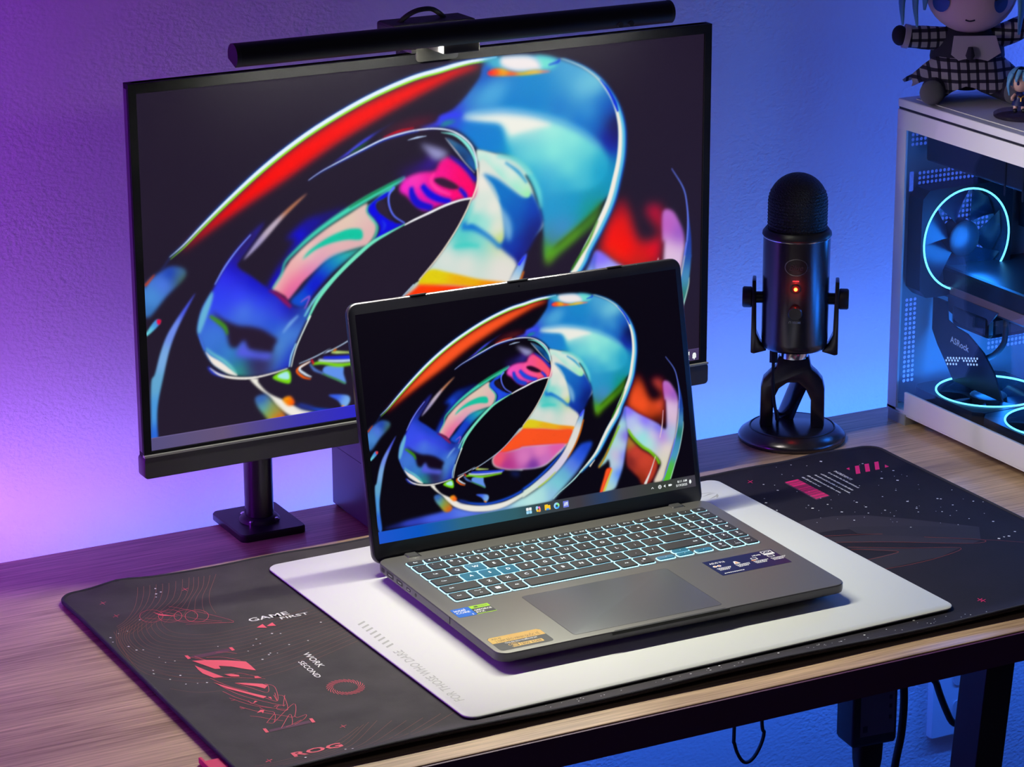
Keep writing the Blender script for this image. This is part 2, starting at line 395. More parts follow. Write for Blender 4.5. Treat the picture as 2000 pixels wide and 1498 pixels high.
WALLPAPER=[
('p',9,[7999,5827,8157,5187,8337,4632,8459,4500,8581,4807,8709,5434,8831,5742,9090,5722,9188,5545,8935,5047,8895,4799,9125,4791,9254,5000,9253,5640,9186,6618,9166,6390,9173,6913,8814,6707,8358,6279,7991,5834],[(8393,4645,(150,0,15)),(8199,5396,(255,20,10)),(8436,5252,(230,20,0)),(8480,5860,(255,10,0)),(9031,4909,(190,0,50)),(9099,6005,(240,0,40)),(8916,6162,(220,10,0)),(8349,5998,(240,40,0)),(8841,6314,(200,40,0)),(8938,6577,(60,0,0))]),
('p',3,[7949,5825,8361,6240,8762,6635,8976,6866,9186,7157,9252,6611,9277,5815,9240,5837,9237,5036,9425,5019,9575,5354,9676,5778,9675,6340,9640,6726,9703,5914,9620,6698,9490,7552,9280,8305,9092,8943,8926,9484,8639,9472,8782,9066,8925,8659,8766,8258,8449,7860,8219,7484,8019,7076,7904,6690],[(8087,6096,(120,90,255)),(8536,6601,(130,100,255)),(8962,7063,(90,90,240)),(8121,6423,(190,210,240)),(8315,6908,(205,225,230)),(8428,7335,(140,235,225)),(8606,7658,(170,235,220)),(8774,7298,(225,205,230)),(9051,7445,(190,130,220)),(9154,8033,(230,215,205)),(9032,8565,(220,215,190)),(8813,9234,(225,210,190)),(9345,7356,(170,200,220)),(9450,6658,(225,190,210)),(9374,6078,(230,190,220)),(9369,6268,(225,195,220)),(9309,5453,(190,90,190)),(9551,5709,(140,70,190)),(9482,6295,(215,190,225))]),
('p',4,[7925,7213,8081,7410,8309,7826,8574,8131,8783,8423,8818,8753,8672,9199,8480,9492,8253,9474,8161,9150,7984,8825,7815,8383],[(8023,7436,(170,120,40)),(8158,7949,(200,50,40)),(8412,8411,(205,50,35)),(8540,9045,(190,30,30)),(8265,9296,(140,0,10)),(7902,8365,(130,20,30))]),
('s',2.5,[7962,6883,8117,7299,8371,7761,8609,8039,8811,8430,8880,8688],7,(120,205,0)),
('p',3,[7963,5828,7722,6447,7476,7144,7206,7794,6915,8338,7148,8217,7256,8085,7273,8447,7130,8889,6933,9496,7344,9462,7510,9105,7690,8552,7823,7866,7955,7180,7952,6821,7945,6301],[(7922,6017,(80,90,230)),(7765,6656,(170,230,220)),(7493,7307,(170,225,215)),(7190,8028,(150,215,220)),(7478,7940,(215,190,215)),(7448,8371,(200,215,220)),(7705,7518,(190,220,225)),(7899,7167,(120,90,230)),(7781,8055,(110,120,250)),(7560,8798,(60,110,250)),(7296,8931,(150,210,240)),(7158,9295,(180,220,200))]),
('p',2,[7272,8467,7157,8498,7047,8868,6878,9482,6960,9503,7152,8974,7323,8539],(255,40,0)),
('s',2,[7337,8543,7177,9021,7003,9494],4,(235,200,0)),
('s',2,[7709,6643,7372,7437,7104,8047,6927,8361],4,(140,200,0)),
('s',1.5,[7305,7580,7104,8047,6912,8377],2,(230,60,20)),
('s',1.2,[8777,8301,8576,8934,8351,9499],[2,4,9],(225,225,215)),
('s',1,[9166,6270,9083,6972,8975,7507],[2,3,2],(230,200,210)),
('p',1.2,[9403,3874,9637,4446,9718,4945,9740,5552,9704,6347,9723,5919,9640,6703,9496,7553,9280,8386,9048,9173,8934,9486,9186,9470,9373,8851,9580,8137,9756,7254,9824,6344,9823,6375,9807,5768,9721,4906,9651,4450],[(9765,5959,(20,50,150)),(9800,6178,(20,70,160)),(9692,6916,(70,140,190)),(9600,7417,(30,120,90)),(9511,7879,(60,140,190)),(9360,8405,(70,150,210)),(9242,8859,(80,190,60)),(9065,9338,(80,190,30))]),
('s',1,[9403,3874,9637,4446,9718,4945,9740,5552,9704,6347,9723,5919,9640,6703,9496,7553,9280,8386,9048,9173,8934,9486],[1.5,2,2.5,3,3,3,3,3,3,3,2],(110,130,255)),
('s',0.8,[9690,6313,9579,7090,9454,7664],[1,2.5,1],(200,200,140)),
('s',0.8,[9783,6938,9756,7254,9580,8137,9373,8851,9186,9470],[1,2,2,2,2],(190,230,220)),
('p',6,[632,4303,968,3878,1397,3356,1889,2776,2352,2277,2815,1886,3279,1537,3746,1231,4216,989,4689,790,5166,634,5089,638,5363,548,5638,523,5841,552,5859,580,5637,691,5416,776,5086,960,4367,1394,3736,1813,3205,2197,2397,2889,1753,3400,1266,3801,660,4331],(255,6,0)),
('s',2.5,[422,4462,664,4198,971,3789,1400,3245,1892,2665,2354,2188,2817,1775,3281,1426,3748,1119,4218,868,4691,669,5090,573,5364,497,5639,445,5915,427,6119,414],[2,4,6,8,9,9,9,9,9,9,9,9,9,8,7,5],(0,80,185)),
('s',0.9,[434,4519,677,4254,984,3845,1414,3301,1906,2721,2368,2244,2831,1831,3296,1482,3763,1175,4233,924,4706,725,5102,627,5376,550,5651,499,5928,481,6132,468],[1,2,3,4,5,5,5,5,5,5,5,5,4,3,2,1],(140,220,30)),
('s',0.8,[422,4462,664,4198,971,3789,1400,3245,1892,2665,2354,2188,2817,1775,3281,1426,3748,1119,4218,868,4691,669,5090,573,5364,497,5639,445,5915,427,6119,414],[1,2,3.2,4.5,5.5,6,6,6,6,6,6,6,6,5,4,3],(228,242,255)),
('p',7,[4047,2127,4354,2009,4716,1976,4899,1889,5082,1761,4718,1756,4447,1816,4175,1954],(105,0,28)),
('s',1.5,[4083,2133,4354,2022,4625,1975],[2,4,2],(230,0,20)),
('p',3,[5868,569,6119,435,6380,407,6661,433,6944,485,7229,591,7516,764,7767,959,7982,1203,8139,1467,8259,1754,8339,2010,8391,2343,8414,2700,8416,3028,8399,3382,8353,3786,8366,3861,8266,4273,8061,4559,7909,4782,7526,5213,7171,5574,7019,5868,6981,5536,6943,4992,6893,4448,6818,4080,6744,3749,6620,3481,6752,3558,6562,3228,6334,3001,5996,2863,5772,2746,5661,2541,5533,2335,5350,2147,5075,2037,4897,2040,4716,1995,4990,1903,5078,1764,5262,1662,5448,1456,5634,1171,5802,858],[(5876,843,(0,80,190)),(5354,1703,(40,60,220)),(5132,1877,(60,60,230)),(6003,1332,(60,155,215)),(5687,1493,(50,130,205)),(6754,1234,(0,135,205)),(6376,1599,(0,125,205)),(6754,1710,(0,125,205)),(7231,1944,(20,120,205)),(7711,1377,(110,195,222)),(7517,896,(70,165,215)),(7811,2062,(60,155,215)),(7905,1352,(120,205,222)),(8064,1967,(10,105,200)),(8222,2100,(0,70,190)),(8303,2438,(5,0,40)),(8286,2816,(5,0,60)),(8168,2851,(0,20,170)),(8229,3134,(0,20,180)),(7911,2483,(0,100,200)),(7618,2355,(10,110,205)),(5626,2245,(0,125,210)),(5903,2688,(0,125,210)),(6185,2469,(0,125,208)),(6468,2783,(0,160,205)),(6752,3234,(60,195,212)),(7136,2626,(150,240,225)),(7426,3080,(125,228,220)),(7720,3402,(115,218,218)),(7917,3710,(30,165,205)),(8212,3487,(0,150,190)),(8155,3889,(0,150,190)),(7137,3708,(70,170,215)),(6752,3640,(0,150,205)),(7144,4495,(30,150,205)),(7524,4387,(20,150,200)),(7272,5055,(60,140,200)),(7145,5425,(60,130,140)),(7831,4659,(0,150,140)),(8034,4302,(0,145,170))]),
('p',5,[5500,1830,5815,1762,6282,1809,6754,1976,7232,2244,7619,2549,7913,2876,8111,3168,8192,3483,8115,3882,7821,4132,7332,4098,6906,3938,6752,3558,6562,3228,6372,2981,6279,2645,6224,2263,6112,2086,5814,1980,5592,1903],[(5629,1851,(225,238,228)),(6188,1913,(240,242,232)),(6659,2120,(232,240,226)),(7136,2411,(165,240,225)),(7522,2690,(142,234,222)),(7816,3010,(110,216,216)),(8073,3381,(35,165,202)),(6412,2507,(185,240,226)),(6487,2786,(90,200,214)),(6354,2764,(30,160,208)),(6753,3100,(115,218,218)),(7136,3030,(142,236,222)),(7427,3487,(118,222,218)),(7040,3636,(75,182,216)),(7721,3675,(70,190,212)),(8016,3727,(10,155,200)),(6714,3443,(40,170,210)),(7331,3961,(40,165,208)),(6944,3891,(30,155,208))]),
('p',4,[5500,1844,5815,1815,6188,1847,6564,1973,6944,2153,7116,2328,6753,2376,6487,2439,6355,2457,6262,2216,6168,2082,5907,2006,5629,1909],(240,240,230)),
('s',5,[5537,1810,5908,1777,6376,1837,6849,2018,7328,2308,7716,2641,8031,3046],[4,7,8,7,6,6,4],(90,170,225)),
('s',3,[5078,1803,5261,1766,5482,1775],[6,8,4],(50,60,245)),
('p',3,[5076,2024,5259,1975,5370,1915,5187,1911],(0,165,110)),
('p',9,[5687,1519,5874,1234,6042,1063,6359,1123,6265,1293,6077,1553,5853,1624],(70,165,220)),
('p',6,[6963,5246,7070,5518,7196,5508,7526,5176,7908,4746,8061,4451,7974,5011,7629,5413,7273,5775,7007,6028],[(6994,5324,(60,140,60)),(7095,5631,(80,165,10)),(7400,5476,(85,160,0)),(7833,4984,(60,130,10)),(7045,5873,(90,150,0))]),
('p',4,[5823,445,6194,414,6267,730,6081,703,5970,570],(60,175,205)),
('p',4,[6812,485,7096,567,7210,720,7134,836,6916,857,6868,672],(112,226,210)),
('p',3.5,[6194,425,6380,409,6661,449,6812,532,6897,676,6925,832,6755,860,6472,830,6267,722,6174,573],(242,234,234)),
('p',2,[5941,769,6044,698,6192,711,6379,811,6566,865,6755,845,6916,862,7105,922,6868,950,6491,938,6080,891,5969,848],[(5969,778,(255,0,70)),(6090,809,(255,70,0)),(6211,774,(240,225,0)),(6566,859,(240,205,0)),(6811,879,(240,200,60)),(7020,925,(235,110,130)),(6379,903,(250,60,60))]),
('s',1.5,[7058,751,7229,696,7267,623],[2,4,3],(10,70,215)),
('s',2.5,[7336,622,7566,771,7798,963,8033,1251,8231,1642,8361,2013,8443,2433,8470,2846,8451,3391,8375,3928,8255,4559,8039,5204,7823,5741,7694,6122,7384,6724,7219,7081,6954,7652,6673,8059,6352,8447],[1.5,2.0,2.5,3.0,4.0,6.0,9.0,11.0,12.0,13.0,14.0,15.0,15.0,15.0,15.0,14.0,13.0,10.0,7.0,3.0],(0,95,215)),
('s',1.5,[7309,618,7539,767,7771,959,8005,1247,8203,1638,8333,2009,8415,2428,8442,2842,8423,3386,8348,3923,8226,4553,8011,5198,7795,5736,7669,6116,7359,6718,7194,7075,6929,7646,6648,8053,6328,8441],[1.4249999999999998,1.9,2.375,2.8499999999999996,3.8,5.699999999999999,8.549999999999999,10.45,11.399999999999999,12.35,13.299999999999999,14.25,14.25,14.25,14.25,13.299999999999999,12.35,9.5,6.6499999999999995,2.8499999999999996],(95,190,225)),
('s',1.2,[7275,613,7505,762,7736,954,7970,1241,8168,1633,8298,2003,8380,2423,8407,2836,8387,3380,8312,3917,8190,4547,7975,5191,7759,5728,7636,6109,7326,6710,7160,7067,6896,7638,6615,8045,6295,8432],[0.9299999999999999,1.24,1.55,1.8599999999999999,2.48,3.7199999999999998,5.58,6.82,7.4399999999999995,8.06,8.68,9.3,9.3,9.3,9.3,8.68,8.06,6.2,4.34,1.8599999999999999],(242,236,224)),
('s',1,[8021,1276,8179,1581,8299,1922,8360,2175],[1,4,6,3],(0,50,215)),
('s',1.5,[7987,5013,7809,5557,7606,5988,7491,6255],[2,4,4,3],(60,140,20)),
('p',4,[6494,7143,6799,7178,6593,7722,6272,8316,6026,8650,5600,9174,5243,9536,4416,9557,4418,9538,3112,9549,1510,9515,203,9400,687,9220,1272,9143,1939,9086,2295,8966,2732,9216,3258,9392,3942,9316,4451,9075,4447,9114,4877,8851,5316,8490,5675,8107,6101,7581,6346,7265],[(6565,7319,(0,60,200)),(6318,7654,(30,80,225)),(6069,8027,(90,125,230)),(5821,8400,(100,180,210)),(5576,8733,(120,205,215)),(4995,9137,(175,228,225)),(4568,9341,(195,238,230)),(5407,9164,(140,190,225)),(4488,9321,(170,225,230)),(3660,9458,(120,170,235)),(2853,9403,(85,120,235)),(1792,9280,(60,90,230)),(994,9340,(40,60,190)),(465,9392,(20,30,110))]),
('s',0.9,[6412,8311,6137,8658,5837,8958,5630,9142,5391,9397],[3,4,3,2.5,2],(170,225,225)),
('s',1,[6827,7978,6640,8249],[2,5],(220,215,200)),
('p',2,[5735,2753,5766,3144,5749,3461,5700,3774,5661,3976,5636,3985,5536,4299,5338,4786,5042,5359,4670,5955,4677,5878,4252,6479,3784,6950,3632,7185,3690,7512,4053,7751,4534,7899,4536,7860,4944,7904,5280,7830,5663,7492,5932,7203,6164,6668,6293,6423,6432,6022,6501,5840,6703,5335,6943,4992,6918,4737,6818,4257,6744,3890,6620,3551,6752,3558,6562,3228,6334,3015,5996,2842,5809,2752],[(5784,3612,(236,230,220)),(5903,4087,(236,228,220)),(6097,4722,(226,224,215)),(6169,5161,(205,215,150)),(5657,4426,(110,215,205)),(5583,4623,(60,190,200)),(5851,4780,(150,220,210)),(5457,5090,(40,200,190)),(5726,5179,(100,210,200)),(5527,5528,(230,225,215)),(6142,5832,(228,222,215)),(5212,5394,(230,225,218)),(5516,5647,(228,222,215)),(6205,6086,(228,222,215))]),
('p',3,[5846,3397,6027,3813,6148,4221,6201,4671,6219,5099,6144,5333,6416,5745,6490,5922,6641,5648,6817,5253,6948,4885,6898,4484,6743,4066,6594,4127,6322,3814,6078,3525],[(6028,3621,(0,115,200)),(6223,3971,(0,115,200)),(6519,4307,(0,100,195)),(6418,4890,(0,95,190)),(6768,4531,(0,60,180)),(6818,4932,(0,25,120)),(6417,5424,(0,60,180)),(6617,5321,(0,30,150)),(6516,5766,(0,0,120)),(6717,5340,(0,10,70))]),
('p',4,[6160,4311,6320,4588,6381,4954,6330,5264,6244,5033,6196,4670],(115,172,216)),
('p',2.5,[5870,3453,6028,3691,6144,4097,6087,4069,5978,3786],(150,188,208)),
('s',3.5,[5461,4669,5704,4734,5972,5016,6168,5356],[12,13,12,9],(0,105,205)),
('p',3,[5810,3408,5894,3527,6100,4089,6184,4456,6219,4958,6169,5274,5972,5016,5729,4721,5631,4632,5534,4648,5658,4287,5734,3881],[(5833,3551,(238,232,222)),(6025,4285,(236,230,220)),(6096,4828,(228,226,215)),(6174,5179,(190,215,120)),(5705,4506,(110,215,205)),(5851,4710,(150,225,215)),(5756,4235,(225,228,218))]),
('s',3,[5311,5185,5530,5175,5774,5259],[5,8,4],(60,205,195)),
('p',2,[5766,3037,5845,2976,5957,3137,6181,3511,6446,3909,6636,4139,6717,4094,6694,3846,6599,3585,6447,3316,6258,3095,5996,2879,5809,2773,5744,2781],[(5808,2885,(240,236,226)),(5845,3077,(110,225,205)),(6106,3484,(110,225,205)),(6446,3882,(120,228,205)),(6675,4114,(130,240,150)),(6033,3030,(240,236,226)),(6371,3464,(240,236,226)),(6599,3829,(225,236,220)),(6258,3176,(235,235,228))]),
('s',3,[6108,2949,6410,3068,6619,3332,6762,3668,6877,4069,6918,4488],[4,7,8,9,8,3],(105,215,216)),
('s',2,[6258,3149,6485,3430,6656,3758],[3,5,3],(40,150,205)),
('p',2,[4866,5708,5226,5853,5758,6137,6270,6346,6218,6491,5743,6350,5204,6169,4676,6074],[(4953,5827,(225,205,0)),(5483,6110,(235,175,0)),(6074,6370,(245,140,0))]),
('p',2.5,[4664,6051,5203,6181,5743,6350,6219,6484,6096,6849,5971,7055,5287,6935,4607,6859,4523,6897,3944,6990,3814,6918,4252,6479,4634,6103],[(4915,6366,(255,60,0)),(5728,6562,(250,60,0)),(5158,6817,(250,30,0)),(4126,6722,(255,30,0))]),
('p',3,[3843,6887,3659,7192,3718,7499,4055,7720,4538,7841,4945,7885,5311,7779,5669,7395,5943,7048,5287,6935,4607,6859,4522,6905,4110,6952],[(3821,7193,(240,80,110)),(4630,7315,(220,120,190)),(4066,7567,(180,50,140)),(5136,7126,(230,125,190)),(5239,7624,(205,110,190)),(4871,7768,(120,50,160)),(5684,7182,(225,90,170))]),
('p',1.6,[1684,7840,1799,8082,2015,8408,2152,8715,2398,9012,2756,9261,3124,9385,3527,9424,3940,9343,4451,9075,4447,9121,4879,8831,5315,8509,5704,8094,6015,7619,6274,7090,6485,6469,6649,5717,6595,5685,6434,6002,6265,6416,6096,6849,5930,7242,5709,7622,5404,8019,5049,8363,4698,8667,4468,8813,4466,8863,3957,9105,3546,9155,3143,9116,2776,8982,2495,8785,2271,8552,1997,8288,1833,7975,1827,7877],[(1877,8102,(240,236,226)),(2606,9105,(240,234,224)),(3674,9266,(236,234,226)),(4741,8835,(215,232,215)),(5328,8315,(205,205,232)),(5783,7758,(215,205,230)),(6132,7134,(232,226,216)),(6375,6442,(232,226,216)),(6545,6009,(160,220,220)),(6616,5789,(40,60,255))]),
('s',2,[2525,8734,2833,8931,3281,9078,3687,9074,4103,8966,4471,8786,4473,8747,4791,8514,5144,8190,5442,7871,5746,7493,5935,7165],[3,5,6,6,6,6,6,6,6,6,4,2],(0,75,220)),
('s',1.5,[6594,6099,6444,6656,6239,7199,5982,7689],[3,4,3,2],(235,110,0)),
('s',1.5,[5557,8215,5258,8534,4965,8775],[2,4,3],(170,205,60)),
('s',1,[6608,5708,6495,5918],[2,5],(40,50,255)),
('p',2,[2234,8504,2371,8461,2449,8676,2327,8702],[(2300,8521,(250,170,0)),(2398,8643,(255,70,0))]),
('p',5,[2361,4408,2541,4156,2756,3937,3075,3841,3431,3777,3070,4101,2709,4477,2348,4928,2272,5302,2123,5653,2011,5629,2058,5468,2225,5082,2427,4678,2538,4412],[(2805,4129,(0,0,150)),(3073,3945,(0,0,120)),(2622,4459,(0,0,215)),(2439,4890,(0,0,235)),(2092,5528,(0,0,220))]),
('p',2,[3771,3748,3427,3986,3067,4258,2706,4607,2435,4946,2436,4947,2272,5276,2116,5612,2192,5713,2328,5856,2379,5960,2506,5775,2653,5541,2870,5295,3051,5120,3322,4963,3520,4897,3773,4842,3772,4841,3882,4655,3943,4428,3907,4209,3785,3975],[(3695,4010,(226,192,186)),(3243,4318,(230,200,182)),(2702,4816,(236,216,192)),(3867,4440,(222,178,176)),(3461,4071,(226,205,180)),(2340,5369,(236,216,192)),(2159,5621,(236,216,192)),(2520,5170,(236,210,180)),(2604,5372,(236,95,155)),(2330,5790,(245,70,110)),(2474,5662,(232,80,150)),(2426,5466,(245,100,140)),(2782,5303,(215,120,185)),(2965,5023,(222,160,185)),(3506,4709,(222,172,176)),(3147,4770,(225,175,180)),(2469,5847,(190,110,200))]),
('p',2,[2646,4963,2773,4765,3061,4520,3330,4388,3509,4357,3670,4415,3669,4653,3415,4616,3147,4647,2879,4760,2699,4921],(0,196,160)),
('p',3,[3755,4843,3502,4907,3233,4959,3016,5113,2778,5461,2595,5754,2413,5994,2515,6162,2655,6206,2858,5850,3134,5443,3408,5154,3682,4890],[(3555,4957,(50,195,165)),(3320,5069,(50,195,180)),(3141,5086,(0,150,185)),(2955,5498,(0,10,200)),(2844,5714,(0,0,205)),(2590,5952,(0,90,212)),(3031,5249,(0,100,205)),(3227,5236,(0,120,190)),(2500,6039,(0,70,205))]),
('s',2,[4464,3225,4154,3406,3791,3628,3429,3876,3105,4129,2799,4410,2528,4724,2347,4981,2272,5289,2115,5625],[7,8,9,9,8,7,5,4,3,2],(64,216,182)),
('s',1.5,[4428,3210,4155,3364,3791,3581,3466,3809],[2,3,4,2],(0,130,70)),
('s',2,[4262,3430,4079,3582,3914,3762,3786,3896,3854,4133,3950,4350,3928,4584,3863,4731],[5,7,5,4,4,4,4,3],(64,216,182)),
('p',1.6,[4152,3529,3970,3654,3824,3811,3806,3979,3911,4183,3998,4412,3955,4616,3884,4767,4137,4577,4412,4412,4285,4361,4178,4234,3965,3956,3950,3768,4078,3687,4169,3598],(0,0,226)),
('p',1.6,[3953,3782,4059,3736,4120,3866,4162,4099,4213,4294,4071,4134,3974,3984],(28,18,38)),
('s',2,[4033,4233,4085,4376,4038,4526],[2,4,2],(30,70,230)),
('p',9,[4852,2824,4981,2741,5052,2990,4958,3132,4611,3124,4428,3197,4339,3102,4705,2930],(50,0,170)),
('p',3,[4349,3446,4464,3235,4702,3135,4977,3136,5043,2989,5127,2845,5256,2835,5439,3031,5623,3329,5718,3667,5679,3955,5469,3975,5245,4014,4967,4096,4782,4141,4601,3921,4476,3707,4369,3582],[(4608,3335,(250,70,185)),(4425,3460,(245,30,205)),(5437,3270,(255,0,105)),(5162,2956,(250,0,130)),(4875,4100,(215,0,170)),(4694,3800,(230,0,170)),(5620,3703,(255,0,100)),(5284,3856,(255,0,120)),(5068,3231,(250,20,150))]),
('s',2.2,[4753,3472,4879,3715,5061,3889,5264,3991],[8,11,10,8],(0,0,225)),
('s',2.2,[4561,3485,4585,3727,4693,3946,4930,4097],[6,11,12,9],(0,0,205)),
('s',2,[5416,3666,5507,3830,5553,3959],[5,7,5],(0,0,215)),
('p',2,[4971,3352,5122,3347,5324,3516,5419,3666,5285,3674,5101,3561,4996,3444],(38,0,36)),
('s',2,[4976,3202,4910,3388,5027,3627,5266,3812],[3,5,6,4],(255,60,160)),
('s',2.5,[5256,2801,5513,3123,5719,3533],[3,6,6],(0,0,205)),
('p',5,[4729,2388,5074,2567,5238,2732,5201,2805,5034,2887,4925,2789,4836,2611],(150,150,200)),
('p',2,[5187,2328,5406,2491,5608,2763,5718,3106,5720,3293,5532,3020,5331,2647],[(5296,2478,(60,110,150)),(5479,2667,(0,95,165)),(5662,3043,(0,90,170)),(5441,2846,(0,30,70))]),
('s',1,[5097,2169,5353,2282,5572,2577,5704,2944,5739,3243],[1,4,6,5,3],(130,230,218)),
('s',0.8,[5172,2313,5368,2701,5532,3034,5701,3330],[1,3,2,1.5],(160,155,165)),
('s',0.8,[4509,2268,4676,2231,4849,2220],[1,3,1],(190,215,250)),
('s',1,[4266,3418,4169,3611,4169,3888,4252,4169,4440,4396],[4,4,3.5,3,2.5],(95,115,255)),
('p',2,[1640,4778,2004,4124,2473,3556,2759,3306,2344,3849,1935,4451],[(1841,4569,(160,150,195)),(2160,3950,(190,175,195)),(2471,3602,(190,120,80))]),
('p',3,[1323,4872,1669,4262,2010,3876,1912,4174,1596,4746,1411,4927],(25,20,130)),
('p',1.8,[2742,3014,3009,2764,3385,2455,3745,2116,4177,1825,4313,1738,3960,2022,3707,2251,3455,2467,3188,2628,2973,2810],[(3188,2589,(50,60,250)),(3546,2315,(80,80,250)),(3726,2190,(60,70,230)),(4087,1888,(20,30,120))]),
('p',1.5,[3491,2435,3671,2284,3868,2162,3634,2381],(0,90,20)),
('p',2.2,[1782,4159,1532,4524,1315,4920,1168,5279,1057,5568,929,5853,849,6254,841,6489,916,6822,960,7044,1072,7309,1238,7535,1442,7692,1683,7782,1893,7793,2106,7763,2355,7701,2415,7413,2493,7108,2627,6708,2749,6387,2709,6191,2515,6175,2429,6077,2156,5726,1988,5506,1754,5194,1587,4990,1539,4863,1576,4766,1742,4359,1850,4173],[(1359,5164,(50,50,245)),(1551,5675,(55,65,255)),(1210,5601,(45,60,245)),(1891,5880,(50,65,250)),(2231,6246,(75,85,255)),(2425,6236,(10,10,150)),(2496,6198,(5,10,120)),(2322,6107,(0,0,190)),(1626,6059,(80,135,230)),(1881,6274,(60,105,230)),(1200,5939,(50,70,240)),(2136,6544,(25,80,215)),(2447,6802,(70,130,215)),(2306,6796,(80,150,222)),(2635,6335,(40,110,190)),(1131,6502,(60,120,215)),(1088,6783,(60,120,220)),(1168,6987,(40,100,190)),(1338,7080,(60,140,220)),(1470,7297,(30,110,170)),(1496,7598,(40,170,120)),(1764,7367,(25,20,90)),(1846,7574,(45,25,60)),(1972,7470,(35,20,60)),(2243,7211,(110,195,222)),(2165,7516,(80,160,222)),(2346,7316,(0,20,190)),(2285,7679,(0,0,190)),(1486,4930,(5,0,190)),(1820,5286,(0,0,190)),(2021,5565,(0,0,180)),(1612,4696,(25,10,90)),(1760,4310,(25,10,80))]),
('p',3.5,[1096,5982,1277,6219,1512,6425,1718,6503,1924,6629,2094,6828,2170,6953,2105,7098,2066,7250,1858,7148,1668,7077,1605,6836,1496,6984,1377,6929,1340,6709,1321,6492,1223,6286],(18,6,26)),
('s',2,[1050,6076,1190,6252,1297,6421,1338,6615],[4,6,6,3],(60,145,0)),
('p',4,[1466,7149,1604,6844,1668,7050,1839,7197,2047,7273,2026,7416,1766,7327,1558,7251],(82,90,222)),
('p',1.2,[954,6963,1044,7103,1211,7289,1344,7481,1485,7707,1339,7640,1188,7475,1056,7284],(242,232,222)),
('s',2,[965,6886,1080,7059,1246,7257,1362,7445,1460,7642],[2,3,4,4,2],(120,215,205)),
('s',2,[985,7368,1083,7538,1268,7690],[3,5,3],(45,75,255)),
('s',0.9,[1018,7403,1167,7604,1371,7736,1613,7814,1840,7828,2105,7790,2337,7732],[1,3,4,4,3,2.5,2],(242,236,228)),
('s',1,[1782,4159,1532,4524,1315,4920,1151,5302],[2,2.5,3,2],(120,145,252)),
('p',2,[1103,5461,985,5709,891,6002,837,6356,861,6506,932,6325,1028,5980,1110,5632],(100,178,215)),
('s',1.2,[858,6493,909,6768,947,6935],[3,4,3],(60,110,220)),
('s',2,[2054,5638,2190,5765,2325,5980,2427,6161],[2,5,7,4],(140,0,80)),
('s',1.2,[2588,6064,2678,5985,2750,5947,2701,6136,2655,6246],[2,3,3,3,2],(140,85,205)),
('s',2,[2271,6788,2399,6577,2545,6396],[2,5,3],(120,170,230)),
('s',1.2,[2650,6446,2800,6104,3002,5775,3222,5501,3479,5208,3754,4891],[3,5,4,3,3,2],(110,190,215)),
('p',0.8,[5641,3975,5432,3990,5152,4077,4873,4212,4596,4346,4430,4442,4136,4630,3861,4816,3586,5107,3346,5394,3129,5700,2907,6080,2719,6568,2585,6968,2470,7345,2394,7705,2534,7652,2823,7531,3095,7378,2964,7486,3270,7337,3754,6990,4134,6615,4585,6020,4672,5936,5042,5359,5338,4786,5536,4299,5636,3985],(6,3,12)),
('s',0.8,[5641,3975,5432,3990,5152,4077,4873,4212,4596,4346,4430,4442],[3,3.5,4,4,3.5,2.5],(240,240,245)),
('s',1,[4439,4423,4136,4599,3862,4779,3587,5061,3323,5376,3102,5684,2880,6074,2701,6551],[2,4,6,7,7,7,6,3],(112,226,190)),
('s',0.8,[2757,6443,2634,6791,2510,7166,2440,7473,2399,7707],[3,2.5,2.5,2,2],(225,240,235)),
('s',0.8,[2493,7108,2406,7411,2364,7698],[2,3,2],(150,210,240)),
('s',0.8,[2534,7652,2823,7531,3095,7378,2964,7486,3270,7337,3754,6990,4134,6615,4585,6020],[1.5,2,2,2,2,2,2,2],(190,215,245)),
('s',0.8,[4672,5936,5042,5359,5338,4786,5536,4299,5636,3985,5665,3952,5752,3593,5751,3192],[2,2.5,2.5,2.5,2.5,3,3,3],(240,225,205)),
('s',1.6,[2777,2986,3008,2808,3364,2594,3722,2391,4082,2197,4443,2096,4715,2062],[1,2,3,4,4,4,3],(20,60,190)),
('s',0.8,[2777,2981,3009,2790,3365,2573,3723,2365,4083,2172,4443,2070,4715,2039,4988,2054,5262,2151,5482,2345,5647,2610,5723,2907,5751,3192],[1,1.2,2,2.5,2.5,2.5,2.5,2.5,2.5,3,3,2.5,2.5],(225,235,250)),
('p',3,[9,5105,225,4814,448,4677,669,4798,665,5034,363,5419,15,5907],[(429,4863,(10,50,180)),(583,4900,(60,110,160)),(308,5101,(80,125,235)),(105,5395,(70,140,215)),(49,5801,(50,110,180)),(636,5065,(60,90,40))]),
('s',1.5,[11,5086,171,4839],[4,2],(200,60,20)),
('s',2,[431,4482,282,4751],[3,2],(20,40,110)),
('p',1.2,[-5,6359,19,6213,153,5979,230,5997,223,6091,121,6238],[(42,6256,(110,215,215)),(159,6075,(60,130,225))]),
('p',1,[179,5977,247,6002,221,6110,184,6082],(230,0,50)),
('p',1.6,[831,5437,682,5688,501,6026,330,6404,208,6833,105,7342,41,7517,14,8237,9,9379,119,9408,114,8647,140,8117,246,7455,367,6796,507,6295,718,5735],[(677,5763,(70,85,225)),(431,6276,(110,140,235)),(248,6996,(120,170,225)),(114,7574,(95,165,205)),(65,8251,(70,150,220)),(87,9023,(35,100,215))]),
('p',1.5,[2073,7889,2354,7767,2382,8115,2226,8067],(120,215,0)),
('p',1.3,[2160,7872,2330,7811,2358,8012,2207,7962],(165,232,235)),
('s',1.2,[2724,7639,2498,7803,2591,8005,2736,8108],[2,4,4,2],(255,100,0)),
('s',1,[2738,7631,2541,7775,2635,7947,2748,8053],[2,4,4,2],(220,235,250)),
